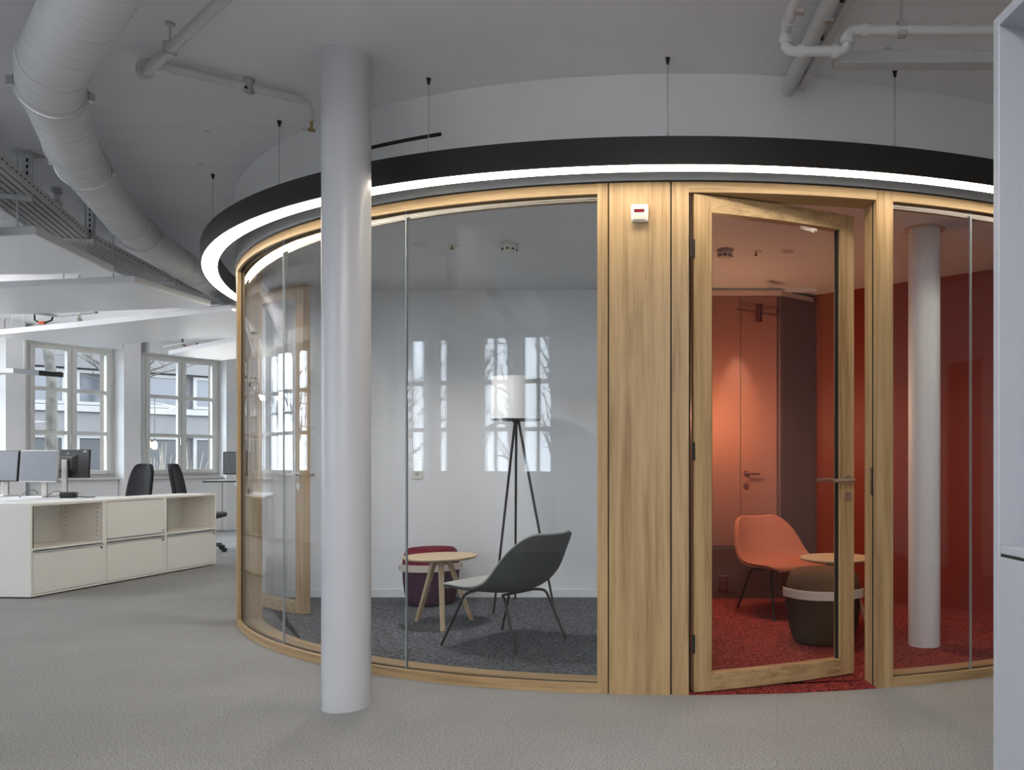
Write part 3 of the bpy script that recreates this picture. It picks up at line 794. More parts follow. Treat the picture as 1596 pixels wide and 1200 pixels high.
# ------------------------------------------------------------------ ceiling pipes
def pipe_run(name,label,pts,r,collars=(),hang=(),rad=.07,m='pipe'):
    pts=[Vector(p) for p in pts]
    o=thing(name,label,'pipe',pts[0])
    MB().tube(round_path(pts,rad,6),r,16).build('tube',M[m],o,world=True,smooth=True,angle=50)
    for c_,d in collars:
        d=Vector(d).normalized(); c_=Vector(c_)
        MB().tube([c_-d*.014,c_+d*.014],r+.006,16).build('collar',M[m],o,world=True,smooth=True,angle=40)
    for h_ in hang:
        h_=Vector(h_); q=MB()
        q.cyl(h_,(h_.x,h_.y,ZC),.005,8); q.lathe([(0,ZC-.012),(.02,ZC-.012),(.02,ZC),(0,ZC)],10,(h_.x,h_.y))
        q.box((h_.x-.02,h_.y-.02,h_.z-r-.006),(h_.x+.02,h_.y+.02,h_.z+r+.012),.004)
        q.build('hanger',M['galv'],o,world=True)
    return o
zp=2.885; zl=2.80
a1_=P(1262,-62,zp); a2=P(1226,44,zp); a3=Vector((a2.x,a2.y,zl)); a4=P(1322,80,zl)
a3=P(1224,80,zl); a2=Vector((a3.x,a3.y,zp)); a4=P(1320,80,zl); a5=Vector((a4.x,a4.y,zp)); a6=Vector((4.2,a4.y,zp))
d1=(a2-P(1262,-40,zp))
pipe_run('sprinkler_pipe','white sprinkler pipe stepping under a thicker pipe, upper right of the drum',[P(1262,-62,zp),a2,a3,a4,a5,a6],.021,
   collars=[(a2.lerp(P(1262,-62,zp),.15),d1),(a2.lerp(a3,.5),(0,0,1)),(a3.lerp(a4,.25),(1,0,0)),(a4.lerp(a3,.2),(1,0,0)),(a4.lerp(a5,.5),(0,0,1)),(a5+Vector((.07,0,0)),(1,0,0))],
   hang=[a5+Vector((.22,0,0)),P(1246,10,zp)],rad=.05)
pipe_run('drain_pipe','thick white pipe running along the ceiling into the drum',[P(1318,-50,2.96),P(1228,140,2.96)],.034,hang=[P(1292,20,2.96)],rad=.05)
o=thing('ceiling_channel','grey steel channel beside the thick white ceiling pipe','channel',P(1300,20,3.0))
q=MB(); q.bar(P(1350,-50,3.01),P(1246,138,3.01),.04,.05); q.build('rail',M['pipe'],o,world=True)
q=MB()
for t in (.2,.35,.5,.65,.8,.93):
    p=P(1350,-50,3.0).lerp(P(1246,138,3.0),t); q=MB(); q.box((p.x-.05,p.y-.012,p.z-.012),(p.x-.022,p.y+.012,p.z+.02)); q.build('clamp',M['gap'],o,world=True)
o=thing('ceiling_trunking','flat white cable trunking across the ceiling behind the sprinkler pipe','trunking',P(1420,88,3.02))
yt=P(1420,92,3.03).y
q=MB(); q.box((P(1300,86,3.03).x,yt-.03,3.0),(4.3,yt+.05,ZC),.003); q.build('cover',M['pipe'],o,world=True)
q=MB(); q.box((P(1518,86,3.03).x,yt-.032,2.998),(P(1521,86,3.03).x,yt+.052,ZC)); q.build('joint_clip',M['tray'],o,world=True)
zq=2.95
b3=P(220,95,3.015); b2=Vector((b3.x,b3.y,2.94)); b1=P(400,-50,2.94)
b4=P(472,156,3.015)
pipe_run('sprinkler_pipe','white sprinkler pipe with an elbow below the ceiling, left of the column',[b1,b2,b3,b4],.022,
   collars=[(b2.lerp(b1,.05),b2-b1),(b3.lerp(b4,.07),b4-b3)],hang=[b2.lerp(b1,.30)],rad=.035)
p=P(475,157,3.02); o=thing('pendant_sprinkler','white pendant sprinkler head on the ceiling pipe left of the column','sprinkler',p)
q=MB(); q.tube([(0,0,0),(.02,0,-.02),(.03,0,-.06),(.035,0,-.11)],.016,10); q.build('drop',M['pipe'],o,smooth=True)
q=MB(); q.lathe([(0,-.155),(.02,-.155),(.02,-.15),(.006,-.145),(.008,-.11),(0,-.11)],12,(.035,0)); q.build('nozzle',M['brass'],o)
for i,(x,y) in enumerate(((388,133),)):
    p=P(x,y,3.02); o=thing('pipe_clamp','small steel pipe clamp on the thin ceiling pipe left of the column','clamp',p)
    q=MB(); q.box((-.02,-.02,-.04),(.02,.02,.035),.004); q.build('clamp_body',M['galv'],o); q=MB(); q.cyl((0,0,-.02),(.0,-.03,-.02),.006,8); q.build('bolt',M['hole'],o)

# ------------------------------------------------------------------ alarm box on the oak panel
aA=px_ang(998,4.0); p=pol(4.0,aA,0); zA=H-(334-PY)/F*p.y
o=thing('door_indicator','small white indicator box with a dark red window on the oak panel','indicator box',(p.x,p.y,zA),radians(aA+90))
s_=.043
q=MB(); q.box((-s_,-.028,-s_),(s_,0.0,s_),.008,2); q.build('housing',M['offwhite'],o,smooth=True,angle=50)
q=MB(); q.box((-.026,-.031,.002),(.026,-.026,.018),.002); q.build('red_window',M['redwin'],o)
q=MB(); q.prism([(-.03,-.034),(.03,-.034),(.03,-.026),(-.03,-.026)],-.036,-.006,.002); q.build('speaker_grille',M['strap'],o)

# ------------------------------------------------------------------ furniture
def copy_to(o,loc,rz,label): c=dup(o); c.location=loc; c.rotation_euler=(0,0,rz); c['label']=label; return c

def make_lounge_chair(name,label,loc,rz,fab,edge,group=None):
    o=thing(name,label,'chair',loc,rz,group)
    # (v): centre y,z  half width  edge dy,dz
    T=[(0.00,.305,.352,.225,-.03,.0),
       (0.04,.31,.372,.262,-.025,.0),
       (0.16,.22,.378,.295,-.01,.006),
       (0.32,.08,.355,.315,.0,.022),
       (0.46,-.06,.335,.322,.0,.05),
       (0.58,-.17,.345,.318,.02,.095),
       (0.68,-.25,.41,.30,.045,.12),
       (0.78,-.315,.505,.27,.06,.10),
       (0.88,-.37,.605,.235,.055,.06),
       (0.95,-.405,.675,.195,.045,.025),
       (1.00,-.42,.705,.14,.025,.004)]
    NU=12
    def grid(off):
        return [[Vector(((u/NU*2-1)*w_, cy+abs(u/NU*2-1)**2.4*ey, cz+abs(u/NU*2-1)**2.4*ez)) for u in range(NU+1)] for (_,cy,cz,w_,ey,ez) in T]
    g=grid(0)
    NV=len(g)
    def nrm(i,j):
        a=g[min(i+1,NV-1)][j]-g[max(i-1,0)][j]; b_=g[i][min(j+1,NU)]-g[i][max(j-1,0)]
        return a.cross(b_).normalized()
    def sheet(d0,d1):
        m=MB(); bm=m.bm
        V0=[[bm.verts.new(g[i][j]+nrm(i,j)*d0) for j in range(NU+1)] for i in range(NV)]
        V1=[[bm.verts.new(g[i][j]+nrm(i,j)*d1) for j in range(NU+1)] for i in range(NV)]
        for V,fl in ((V0,False),(V1,True)):
            for i in range(NV-1):
                for j in range(NU):
                    f=(V[i][j],V[i][j+1],V[i+1][j+1],V[i+1][j])
                    bm.faces.new(f if fl else f[::-1])
        for i in range(NV-1):
            for j in (0,NU): bm.faces.new((V0[i][j],V0[i+1][j],V1[i+1][j],V1[i][j]))
        for j in range(NU):
            for i in (0,NV-1): bm.faces.new((V0[i][j],V0[i][j+1],V1[i][j+1],V1[i][j]))
        return m
    def sub(ob,l=2):
        md=ob.modifiers.new('smooth','SUBSURF'); md.levels=l; md.render_levels=l
        for p in ob.data.polygons: p.use_smooth=True
    s=sheet(-.012,.0).build('outer_shell',fab,o); sub(s)
    s=sheet(.0005,.020).build('seat_pad',edge,o); sub(s)
    # legs
    legs=[((.15,.10,.352),(.20,.15,.325),(.262,.29,0)),((-.15,.10,.352),(-.20,.15,.325),(-.262,.29,0)),
          ((.14,-.10,.335),(.185,-.16,.318),(.226,-.295,0)),((-.14,-.10,.335),(-.185,-.16,.318),(-.226,-.295,0))]
    for a,b_,c_ in legs:
        MB().tube(round_path([(a[0]*.7,a[1],a[2]-.012),(a[0]+.0,a[1],a[2]-.012),b_,c_],.05,6),.0085,10).build('leg',M['black'],o,smooth=True,angle=60)
    MB().tube([(-.12,.10,.338),(.12,.10,.338)],.0085,8).build('crossbar',M['black'],o,smooth=True)
    MB().tube([(-.12,-.10,.322),(.12,-.10,.322)],.0085,8).build('crossbar',M['black'],o,smooth=True)
    return o
ga=atan2(.465,-.885)-pi/2
make_lounge_chair('lounge_chair','grey shell lounge chair with thin black legs on the charcoal carpet',(-1.47,5.10,.006),ga,M['grey_fab'],M['grey_edge'],'shell lounge chairs in the round room')
make_lounge_chair('lounge_chair','coral shell lounge chair on the red carpet behind the pouf',(.341,6.12,.006),radians(-60)-pi/2,M['coral_fab'],M['coral_fab'],'shell lounge chairs in the round room')

def make_pouf(loc,label,r,h,top,body,strapang,cut):
    o=thing('pouf',label,'pouf',loc,0,'upholstered poufs in the round room')
    prof=[(0,0),(r*.62,0),(r*.80,.012),(r*.90,.06),(r*.97,.15),(r,.24),(r*.985,h*.68)]
    a=[p for p in prof if p[1]<=cut]; 
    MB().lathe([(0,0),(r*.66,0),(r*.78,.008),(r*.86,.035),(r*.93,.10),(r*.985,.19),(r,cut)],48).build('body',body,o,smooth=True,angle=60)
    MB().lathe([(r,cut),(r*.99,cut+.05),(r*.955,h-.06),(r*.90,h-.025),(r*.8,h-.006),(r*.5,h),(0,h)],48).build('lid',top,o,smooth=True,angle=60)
    # leather strap around the near side
    n_=30; a0=strapang-radians(78); a1=strapang+radians(78)
    bm=MB(); ring=[]
    for i in range(n_+1):
        t=a0+(a1-a0)*i/n_
        bulge=.006+.028*max(0,(abs(i/n_-.5)-.36))/.14
        bulge=min(bulge,.02)
        row=[]
        for rr,z in ((r+bulge,cut-.032),(r+bulge+.006,cut-.03),(r+bulge+.006,cut+.022),(r+bulge,cut+.024)):
            row.append(bm.bm.verts.new((rr*cos(t),rr*sin(t),z)))
        ring.append(row)
    for A,B in zip(ring,ring[1:]):
        for j in range(4): bm.bm.faces.new((A[j],A[(j+1)%4],B[(j+1)%4],B[j]))
    bm.bm.faces.new(ring[0]); bm.bm.faces.new(ring[-1][::-1])
    bm.build('strap',M['strap'],o,smooth=True,angle=40)
    for t in (a0+.06,a1-.06):
        q=MB(); q.cyl((( r+.01)*cos(t),(r+.01)*sin(t),cut-.004),((r+.034)*cos(t),(r+.034)*sin(t),cut-.004),.006,10); q.build('rivet',M['brass'],o)
    return o
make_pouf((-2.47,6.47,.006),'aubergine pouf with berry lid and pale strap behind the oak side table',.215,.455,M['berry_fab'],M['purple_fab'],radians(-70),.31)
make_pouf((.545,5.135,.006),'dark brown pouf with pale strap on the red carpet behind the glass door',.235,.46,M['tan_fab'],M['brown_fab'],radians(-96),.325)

def make_table(loc,angs,label,lr=.235):
    o=thing('side_table',label,'table',loc,0,'round oak side tables in the round room')
    MB().lathe([(0,.462),(.215,.462),(.247,.472),(.25,.480),(.248,.484),(0,.484)],56).build('tabletop',M['oak_top'],o,smooth=True,angle=40)
    for a in angs:
        t=radians(a); c_,s_2=cos(t),sin(t)
        q=MB(); top=Vector((.055*c_,.055*s_2,.462)); bot=Vector((lr*c_,lr*s_2,0))
        sd=Vector((-s_2,c_,0)); rd=Vector((c_,s_2,0))
        pts=[]
        for pp,wv,tv in ((bot,.015,.011),(top,.019,.016)):
            pts+=[pp-sd*wv-rd*tv,pp+sd*wv-rd*tv,pp+sd*wv+rd*tv,pp-sd*wv+rd*tv]
        q.hexa(pts,.003); q.build('leg',M['oak_plain'],o)
    MB().lathe([(0,.44),(.075,.44),(.075,.462),(0,.462)],24).build('hub',M['oak_plain'],o)
    return o
make_table((-2.085,5.63,.006),[152,46,294],'round oak side table in front of the aubergine pouf')
make_table((.678,5.55,.006),[340,100,220],'round oak side table standing beside the coral chair')

o=thing('floor_lamp','black tripod floor lamp with grey drum shade behind the grey chair','lamp',(-1.71,6.2,.006))
ap=Vector((0,0,1.47))
for x,y in ((769,958),(803,935),(866,963)):
    ft=P(x,y,0)-Vector((-1.71,6.2,0)); ft.z=0
    tp_=Vector((ft.x*.045,ft.y*.045,1.475))
    q=MB(); q.tube([ft,tp_],[.0085,.0105],10); q.build('leg',M['black'],o,smooth=True)
q=MB(); q.lathe([(0,1.44),(.024,1.44),(.03,1.455),(.03,1.475),(0,1.475)],20); q.build('hub',M['black'],o)
MB().lathe([(.183,1.468),(.185,1.468),(.185,1.79),(.183,1.79),(.183,1.468)],48).build('lamp_shade',M['shade'],o,smooth=True,angle=40)
q=MB(); q.arc(.172,.187,0,360,1.462,1.47,n=40); 
for k in range(3):
    t=2*pi*k/3; q.cyl((0,0,1.466),(.18*cos(t),.18*sin(t),1.466),.004,6)
q.build('shade_ring',M['black'],o)
q=MB(); q.lathe([(0,1.475),(.018,1.475),(.018,1.56),(.032,1.60),(.034,1.64),(.02,1.68),(0,1.685)],16); q.build('bulb',M['offwhite'],o,smooth=True)

# sockets, detectors
o=thing('wall_socket','white double wall socket on the rear wall of the grey room','socket',Q(651,731,YB))
q=MB(); q.box((-.045,-.012,-.085),(.045,0,.085),.004); q.build('cover_plate',M['offwhite'],o)
for z in (-.04,.04):
    q=MB(); q.cyl((0,-.014,z),(0,-.004,z),.02,20); q.build('outlet',M['tray'],o); 
    q=MB(); q.cyl((-.006,-.0165,z),(-.006,-.013,z),.003,6); q.cyl((.006,-.0165,z),(.006,-.013,z),.003,6); q.build('contact_hole',M['hole'],o)
o=thing('wall_socket','dark wall socket low on the brown dado of the red room','socket',Q(1127,909,YP))
q=MB(); q.box((-.04,-.01,-.065),(.04,0,.065),.003); q.build('cover_plate',M['redmetal'],o)
for z in (-.03,.03):
    q=MB(); q.cyl((0,-.012,z),(0,-.005,z),.018,20); q.build('outlet',M['dado'],o)
def detector(p,label):
    o=thing('smoke_detector',label,'smoke detector',p,0)
    MB().lathe([(0,0),(.058,0),(.058,-.012),(.054,-.014),(0,-.014)],32).build('base',M['tray'],o,smooth=True,angle=40)
    MB().lathe([(0,-.014),(.05,-.014),(.052,-.03),(.046,-.048),(.03,-.058),(0,-.06)],32).build('head',M['offwhite'],o,smooth=True,angle=50)
    q=MB()
    for k in range(8):
        t=2*pi*k/8; q.box((.045*cos(t)-.008,.045*sin(t)-.008,-.045),(.045*cos(t)+.008,.045*sin(t)+.008,-.036))
    q.build('vent',M['gap'],o)
detector(P(794,380,ZI),'white smoke detector on the ceiling of the grey room')
detector(P(1130,390,ZI),'smoke detector on the ceiling of the red room behind the door')
def flush(p,label):
    o=thing('sprinkler_cover',label,'sprinkler',p,0)
    MB().lathe([(0,-.004),(.045,-.004),(.05,0),(0,0)],28).build('plate',M['offwhite'],o,smooth=True,angle=40)
    MB().lathe([(0,-.03),(.014,-.03),(.014,-.026),(.006,-.02),(.006,-.004),(0,-.004)],12).build('nozzle',M['brass'],o)
def downlight(p,label,energy,col,size):  # flush ceiling plate; the spot under it is added to brighten the room
    o=thing('lit_ceiling_plate',label,'ceiling light',p,0)
    MB().lathe([(.036,-.004),(.05,-.004),(.052,-.0005),(.036,-.0005)],28).build('trim_ring',M['offwhite'],o,smooth=True,angle=40)
    MB().lathe([(0,-.0005),(.036,-.0005),(.036,-.002),(0,-.002)],28).build('lens',M['lens'],o)
    lamp('SPOT','added_plate_spot',(p.x,p.y,p.z-.012),energy,col,.10,(p.x,p.y,0),size,.9)
def lamp(kind,name,loc,energy,col,rad=.03,target=None,size=60,blend=.6):
    l=bpy.data.lights.new(name,kind); l.energy=energy; l.color=col; l.shadow_soft_size=rad
    if kind=='SPOT': l.spot_size=radians(size); l.spot_blend=blend
    ob=bpy.data.objects.new(name,l); COL.objects.link(ob); ob.location=loc
    if target is not None: ob.rotation_euler=(Vector(target)-Vector(loc)).to_track_quat('-Z','Y').to_euler()
    return ob
M['lens']=mat('plate_disc',(0.6,0.6,0.6),0.3)
downlight(P(655,382,ZI),'flush recessed downlight on the grey room ceiling, left of the smoke detector',105,(1.0,.96,.92),140)
flush(P(705,382,ZI),'small sprinkler nozzle on the grey room ceiling nearest the smoke detector')
flush(P(1178,392,ZI),'small sprinkler nozzle on the red room ceiling beside the smoke detector')
downlight(P(1226,392,ZI),'flush recessed downlight on the red room ceiling, furthest from the smoke detector',85,(1.0,.74,.52),130)

# picture spotlight on the pink wall
pS=Q(1183,483,YP-.30)
o=thing('wall_spotlight','dark red spotlight tube above the pink wall of the red room','spotlight',pS)
q=MB(); q.cyl((0,0,.05),(0,0.03,-.09),.026,20); q.build('lamp_head',M['redmetal'],o,smooth=True,angle=40)
q=MB(); q.cyl((0,.01,.02),(0,.30,.05),.006,8); q.build('arm',M['redmetal'],o)
q=MB(); q.bar((-.18,.27,.06),(.2,.27,.0),.012,.012); q.build('rail',M['redmetal'],o)
lamp('SPOT','spot_bulb',(-.01,YP-.13,pS.z),34,(1.0,.82,.6),.012,(-.01,YP-.11,.5),44,.8)
lamp('POINT','floor_lamp_bulb',(-.26,6.2,1.5),17,(1.0,.56,.30),.09)


# ------------------------------------------------------------------ storage units on the left
c0=P(47.6,933.1,0); c1=P(337.1,880,0)
cd=(c1-c0).normalized(); cl=(c1-c0).length; UL=cl/3; crz=atan2(cd.y,cd.x)
CH=.795; CDp=.43; tk=.02
# local: x along the row (0..UL), y = depth to the left (0 front .. CDp), z up
def make_cabinet(i,label,openniche):
    o=thing('storage_cabinet',label,'cabinet',c0+cd*UL*i,crz,'cream steel storage cabinets in a row')
    L=UL
    b=MB()
    b.box((0,0,.012),(tk,CDp,CH),.0015); b.box((L-tk,0,.012),(L,CDp,CH),.0015); b.box((tk,CDp-.015,.012),(L-tk,CDp,CH)); b.box((tk,0,.012),(L-tk,CDp-.015,.03)); b.box((tk,0,CH-tk),(L-tk,CDp-.015,CH)); b.box((tk,.0,.40),(L-tk,CDp-.015,.42))
    b.build('body',M['cream'],o)
    b=MB(); b.box((.03,.03,0),(L-.03,CDp-.03,.012)); b.build('plinth',M['gap'],o)
    dr=MB(); dr.box((tk+.003,-.004,.033),(L-tk-.003,.016,.385),.002); dro=dr.build('drawer_front',M['cream'],o)
    h=MB(); h.box((tk+.003,-.016,.378),(L-tk-.003,.004,.392),.003); h.build('handle_strip',M['alu'],dro)
    q=MB(); q.cyl((L-.045,-.003,.355),(L-.045,-.012,.355),.008,12); q.build('lock',M['gap'],dro)
    if openniche:
        q=MB()
        for xx in (tk+.0005,L-tk-.0005):
            for yy in (.06,CDp-.07):
                for k in range(7):
                    z=.47+.042*k; q.box((xx-.001,yy-.004,z-.004),(xx+.001,yy+.004,z+.004))
        q.build('peg_holes',M['hole'],o,kind='stuff')
        q=MB(); q.box((tk,.004,.42),(tk+.012,.03,CH-tk)); q.build('shutter_channel',M['gap'],o)
    else:
        fl=MB(); fl.box((tk+.003,-.004,.432),(L-tk-.003,.016,CH-tk-.006),.002); flo=fl.build('flap_door',M['cream'],o)
        q=MB(); q.box((tk+.003,-.012,.424),(L-tk-.003,.004,.434),.002); q.build('handle_strip',M['alu'],flo)
        q=MB(); q.cyl((L-.04,-.003,.452),(L-.04,-.014,.452),.008,12); q.build('lock',M['alu'],flo)
    return o
make_cabinet(0,'cream storage cabinet with open niche at the near end of the row',True)
make_cabinet(1,'cream storage cabinet with closed flap in the middle of the row',False)
make_cabinet(2,'cream storage cabinet with open niche at the far end, beside the glass',True)
# (front faces +x world: local y points left)
def CL(x,y,z): return c0+cd*x+Vector((-cd.y,cd.x,0))*y+Vector((0,0,z))

DZ=.765
def make_desk(loc,rz,label,Lx,Ly,z,legs=True,group=None,mats='desk'):
    o=thing('desk',label,'desk',loc,rz,group)
    MB().box((0,0,z-.022),(Lx,Ly,z),.002).build('desktop',M[mats],o)
    q=MB(); q.box((-.001,-.003,z-.02),(Lx+.001,0,z-.003)); q.box((-.003,0,z-.02),(0,Ly,z-.003)); q.build('edge_band',M['black'],o)
    for x in (.35,Lx-.35):
        q=MB(); q.box((x-.035,Ly/2-.05,.03),(x+.035,Ly/2+.05,z-.05)); q.box((x-.03,.06,.006),(x+.03,Ly-.06,.04),.004); q.box((x-.03,.05,z-.05),(x+.03,Ly-.05,z-.022)); q.build('leg',M['alu'],o)
    return o
make_desk(CL(.2,CDp+.03,0),crz,'white office desk directly behind the storage cabinets',1.9,.78,DZ,group='white desks in the open office')
make_desk(CL(.2,CDp+.86,0),crz,'white office desk nearer the windows, back to back with another',1.9,.78,DZ,group='white desks in the open office')
fd=P(316,749,.93)
make_desk((fd.x,fd.y,0),radians(8),'raised sit-stand desk by the second window, half behind the glass room',1.5,.75,.93,group='white desks in the open office')

def make_monitor(loc,rz,label,wd_,hd_,front,back,stand,tilt=0.0,logo=False,base=True,zc=.30):
    o=thing('monitor',label,'monitor',loc,rz,'office monitors')
    T=Matrix.Translation((0,0,zc))@Matrix.Rotation(tilt,4,'X')
    # screen faces -y
    q=MB(); q.box((-wd_/2,-.012,-hd_/2),(wd_/2,.012,hd_/2),.004); q.xf(T); p=q.build('panel',back,o)
    q=MB(); q.box((-wd_/2+.008,-.0135,-hd_/2+.012),(wd_/2-.008,-.0115,hd_/2-.008)); q.xf(T); q.build('screen',front,o)
    q=MB(); pts=[(-.13,.012,-.11),(.13,.012,-.11),(.13,.012,.11),(-.13,.012,.11),(-.08,.038,-.075),(.08,.038,-.075),(.08,.038,.075),(-.08,.038,.075)]
    q.hexa(pts,.003); q.xf(T); q.build('rear_housing',back,o)
    q=MB(); q.box((-.035,.04,.01),(.035,.062,zc+.05),.004); q.build('stand',stand,o)
    q=MB(); q.box((-.11,-.06,0),(.11,.11,.012),.005); q.build('foot',stand,o)
    if logo:
        # round maker's mark made of slanted strokes
        q=MB()
        def st(x0,z0,x1,z1): q.bar((-x0,.0135,z0),(-x1,.0135,z1),.0015,.0045,up=(1,0,0))
        zz=hd_/2-.055
        for (x0,z0,x1,z1) in ((-.016,-.018,-.004,.026),(-.010,.004,-.001,.006),(-.001,.006,-.006,-.014),(.002,-.026,.012,.010),(.007,.010,.017,.010),(.017,.010,.013,-.010),(.013,-.010,.004,-.010)):
            st(x0,z0+zz,x1,z1+zz)
        q.xf(T); q.build('logo',M['logo'],o)
        q=MB(); q.box((-wd_/2+.035,.012,hd_/2-.03),(-wd_/2+.075,.0135,hd_/2-.018)); q.xf(T); q.build('sticker',M['logo'],o)
    return o
def base_at(x,y): return P(x,y,DZ)
pm=base_at(62,775)
make_monitor(pm,radians(-12),'pale grey screen on a silver stand, second from the left edge',.50,.345,M['screen'],M['silver'],M['silver'],radians(-4),zc=.335)
pm=base_at(2,773)
make_monitor(pm,radians(-12),'grey screen cut by the left edge of the picture',.50,.345,M['screen'],M['plastic'],M['silver'],radians(-4),zc=.335)
pm=base_at(107,770)
make_monitor(pm,radians(-5)+pi,'black monitor seen from behind with a round mark on its back',.54,.335,M['screen'],M['plastic'],M['silver'],radians(3),True,zc=.36)
pm=P(378,746,.93)
make_monitor((pm.x,pm.y-.0,.93),radians(30),'small dark screen on the raised desk by the oak post',.42,.29,M['screen'],M['plastic'],M['alu'],0,zc=.20)
p=base_at(107,776); o=thing('power_box','small black power box on the desk beside the black monitor','power box',p,radians(20))
q=MB(); q.box((-.065,-.045,0),(.065,.045,.062),.008,2); q.build('casing',M['plastic'],o,smooth=True,angle=40)
q=MB(); q.tube([(.06,.0,.02),(.12,.02,.01),(.17,-.02,.006),(.22,.03,.005)],.005,8); q.build('lead',M['plastic'],o,smooth=True)
for i,(x0,y0,x1,y1,h_) in enumerate(((72,776,98,770,.10),(30,776,60,772,.13),(92,772,108,757,.16))):
    a=base_at(x0,y0); b_=base_at(x1,min(y1,770)); m_=a.lerp(b_,.5)+Vector((.03,0,h_)); a.z+=.004; b_.z+=.004
    pts=[a.lerp(m_,t).lerp(m_.lerp(b_,t),t) for t in [k/10 for k in range(11)]]
    o=MB().tube(pts,.004,6).build('cable',M['plastic'],None,smooth=True)
    tag(o,['black cable looping between the monitor stands on the desk','black cable under the screen cut by the left edge','black cable rising beside the black monitor stand'][i],'cable')

def make_task_chair(loc,rz,label):
    o=thing('office_chair',label,'chair',loc,rz,'black office chairs by the windows')
    # front is +y
    m=MB(); bm=m.bm; rows=[(.52,.19,-.20),(.60,.22,-.215),(.75,.225,-.235),(.92,.215,-.26),(1.04,.19,-.285),(1.11,.14,-.30),(1.125,.08,-.305)]
    A=[]
    for d in (0,.05):
        rr=[]
        for z,w_,y in rows:
            rr.append([bm.verts.new((u/6*w_-0 if False else (u/3-1)*w_, y-d+abs(u/3-1)**2*.05, z)) for u in range(7)])
        A.append(rr)
    for k,V in enumerate(A):
        for i in range(len(rows)-1):
            for j in range(6): bm.faces.new((V[i][j],V[i][j+1],V[i+1][j+1],V[i+1][j]))
    for i in range(len(rows)-1):
        for j in (0,6): bm.faces.new((A[0][i][j],A[0][i+1][j],A[1][i+1][j],A[1][i][j]))
    for j in range(6):
        for i in (0,len(rows)-1): bm.faces.new((A[0][i][j],A[0][i][j+1],A[1][i][j+1],A[1][i][j]))
    s=m.build('backrest',M['mesh_black'],o); md=s.modifiers.new('smooth','SUBSURF'); md.levels=2; md.render_levels=2
    for p in s.data.polygons: p.use_smooth=True
    MB().box((-.24,-.22,.43),(.24,.25,.50),.03,3).build('seat',M['mesh_black'],o,smooth=True,angle=60)
    MB().tube([(0,-.05,.42),(0,-.24,.44),(0,-.285,.55),(0,-.29,.75)],.022,8).build('back_support',M['plastic'],o,smooth=True)
    MB().cyl((0,0,.09),(0,0,.43),.028,14).build('gas_column',M['plastic'],o,smooth=True,angle=50)
    for k in range(5):
        t=2*pi*k/5; e=(.30*cos(t),.30*sin(t))
        l=MB().tube([(0,0,.11),(e[0],e[1],.075)],[.024,.016],8).build('base_arm',M['plastic'],o)
        MB().cyl((e[0]-.012*sin(t),e[1]+.012*cos(t),.03),(e[0]+.012*sin(t),e[1]-.012*cos(t),.03),.03,14).build('caster',M['plastic'],l)
    return o
p=P(190,722,1.125); Yc=9.7
oc=make_task_chair((( 187-PX)/F*Yc,Yc,0),radians(160),'black office chair back behind the desk, in front of the first pier')
c_=copy_to(oc,((312-PX)/F*10.2,10.2,0),radians(-70),'black office chair turned sideways, below the second window')

# pendant desk luminaire
p=Q(40,580,9.0)
o=thing('pendant_lamp','flat white linear pendant lamp with a black end, left of the first window','lamp',p,radians(70))
a_=Q(78,582,8.6)-p; b_=Q(-60,584,9.6)-p
o.rotation_euler=(0,0,0)
q=MB(); q.bar(Q(40,579,8.9)-p,Q(-120,579,9.8)-p,.22,.05); q.build('lamp_body',M['white'],o)
q=MB(); q.bar(Q(80,583,8.68)-p,Q(40,579,8.9)-p,.222,.052); q.build('end_cap',M['black'],o)

for lx,ly,lz,e_ in ((-9.3,8.7,p.z-.05,34),(-8.7,6.9,p.z-.1,50),(-7.2,11.4,p.z-.3,13)):  # unseen area lamps added to brighten the sails and the left side
    u=area_lamp('fill_uplight',(lx,ly,lz+.05),1.1,.2,e_,(1.0,.97,.94),radians(160)); u.rotation_euler=(pi,0,radians(20))
    area_lamp('fill_downlight',(lx,ly,lz-.05),1.1,.2,e_*.6,(1.0,.97,.94),radians(160))
for dx,dy in ((-.2,.2),(-.8,.5)):
    q=MB(); q.cyl((dx,dy,.02),(dx,dy,ZC-p.z-.002),.003,6); q.build('suspension_wire',M['galv'],o)

# ------------------------------------------------------------------ white shelf unit on the right
dN=Vector((-.215,1,0)).normalized(); nN=Vector((dN.y,-dN.x,0))
Yf=2.1; e0=Vector(((1548-PX)/F*Yf,Yf,0)); zt=H+(PY-32)/F*Yf
LN=1.25; DP=.45; rzS=atan2(-dN.y,-dN.x)
sh=thing('shelf_unit','tall white open shelf unit at the right edge, on the grey carpet','shelf unit',e0,rzS)
# local x: from the far end towards the camera, local y: depth (to the right, away from the aisle)
zs=H-(849-PY)/F*(Yf-.02)
th=.028
def sb(a,b_): 
    # flip local y so depth goes to +n
    return (a,b_)
ny=1 if Vector((-sin(rzS),cos(rzS),0)).dot(nN)>0 else -1
def SB(name,x0,y0,z0,x1,y1,z1,m='locker',bev=.0015): MB().box((x0,ny*y0,z0),(x1,ny*y1,z1),bev).build(name,M[m],sh)
SB('side_panel',0,0,0,th,DP,zt); SB('side_panel',LN-th,0,0,LN,DP,zt)
SB('top_panel',th,0,zt-th,LN-th,DP,zt); SB('bottom_panel',th,0,0.0,LN-th,DP,.06)
SB('back_panel',th,DP-.015,.06,LN-th,DP,zt-th)
SB('shelf',th,.004,zs-.022,LN-th,DP-.015,zs)
SB('door',th+.003,-.002,.065,LN/2-.002,.018,zs-.03); SB('door',LN/2+.002,-.002,.065,LN-th-.003,.018,zs-.03)
MB().box((th,ny*.006,zs-.03),(LN-th,ny*.02,zs-.022)).build('shadow_gap',M['gap'],sh)

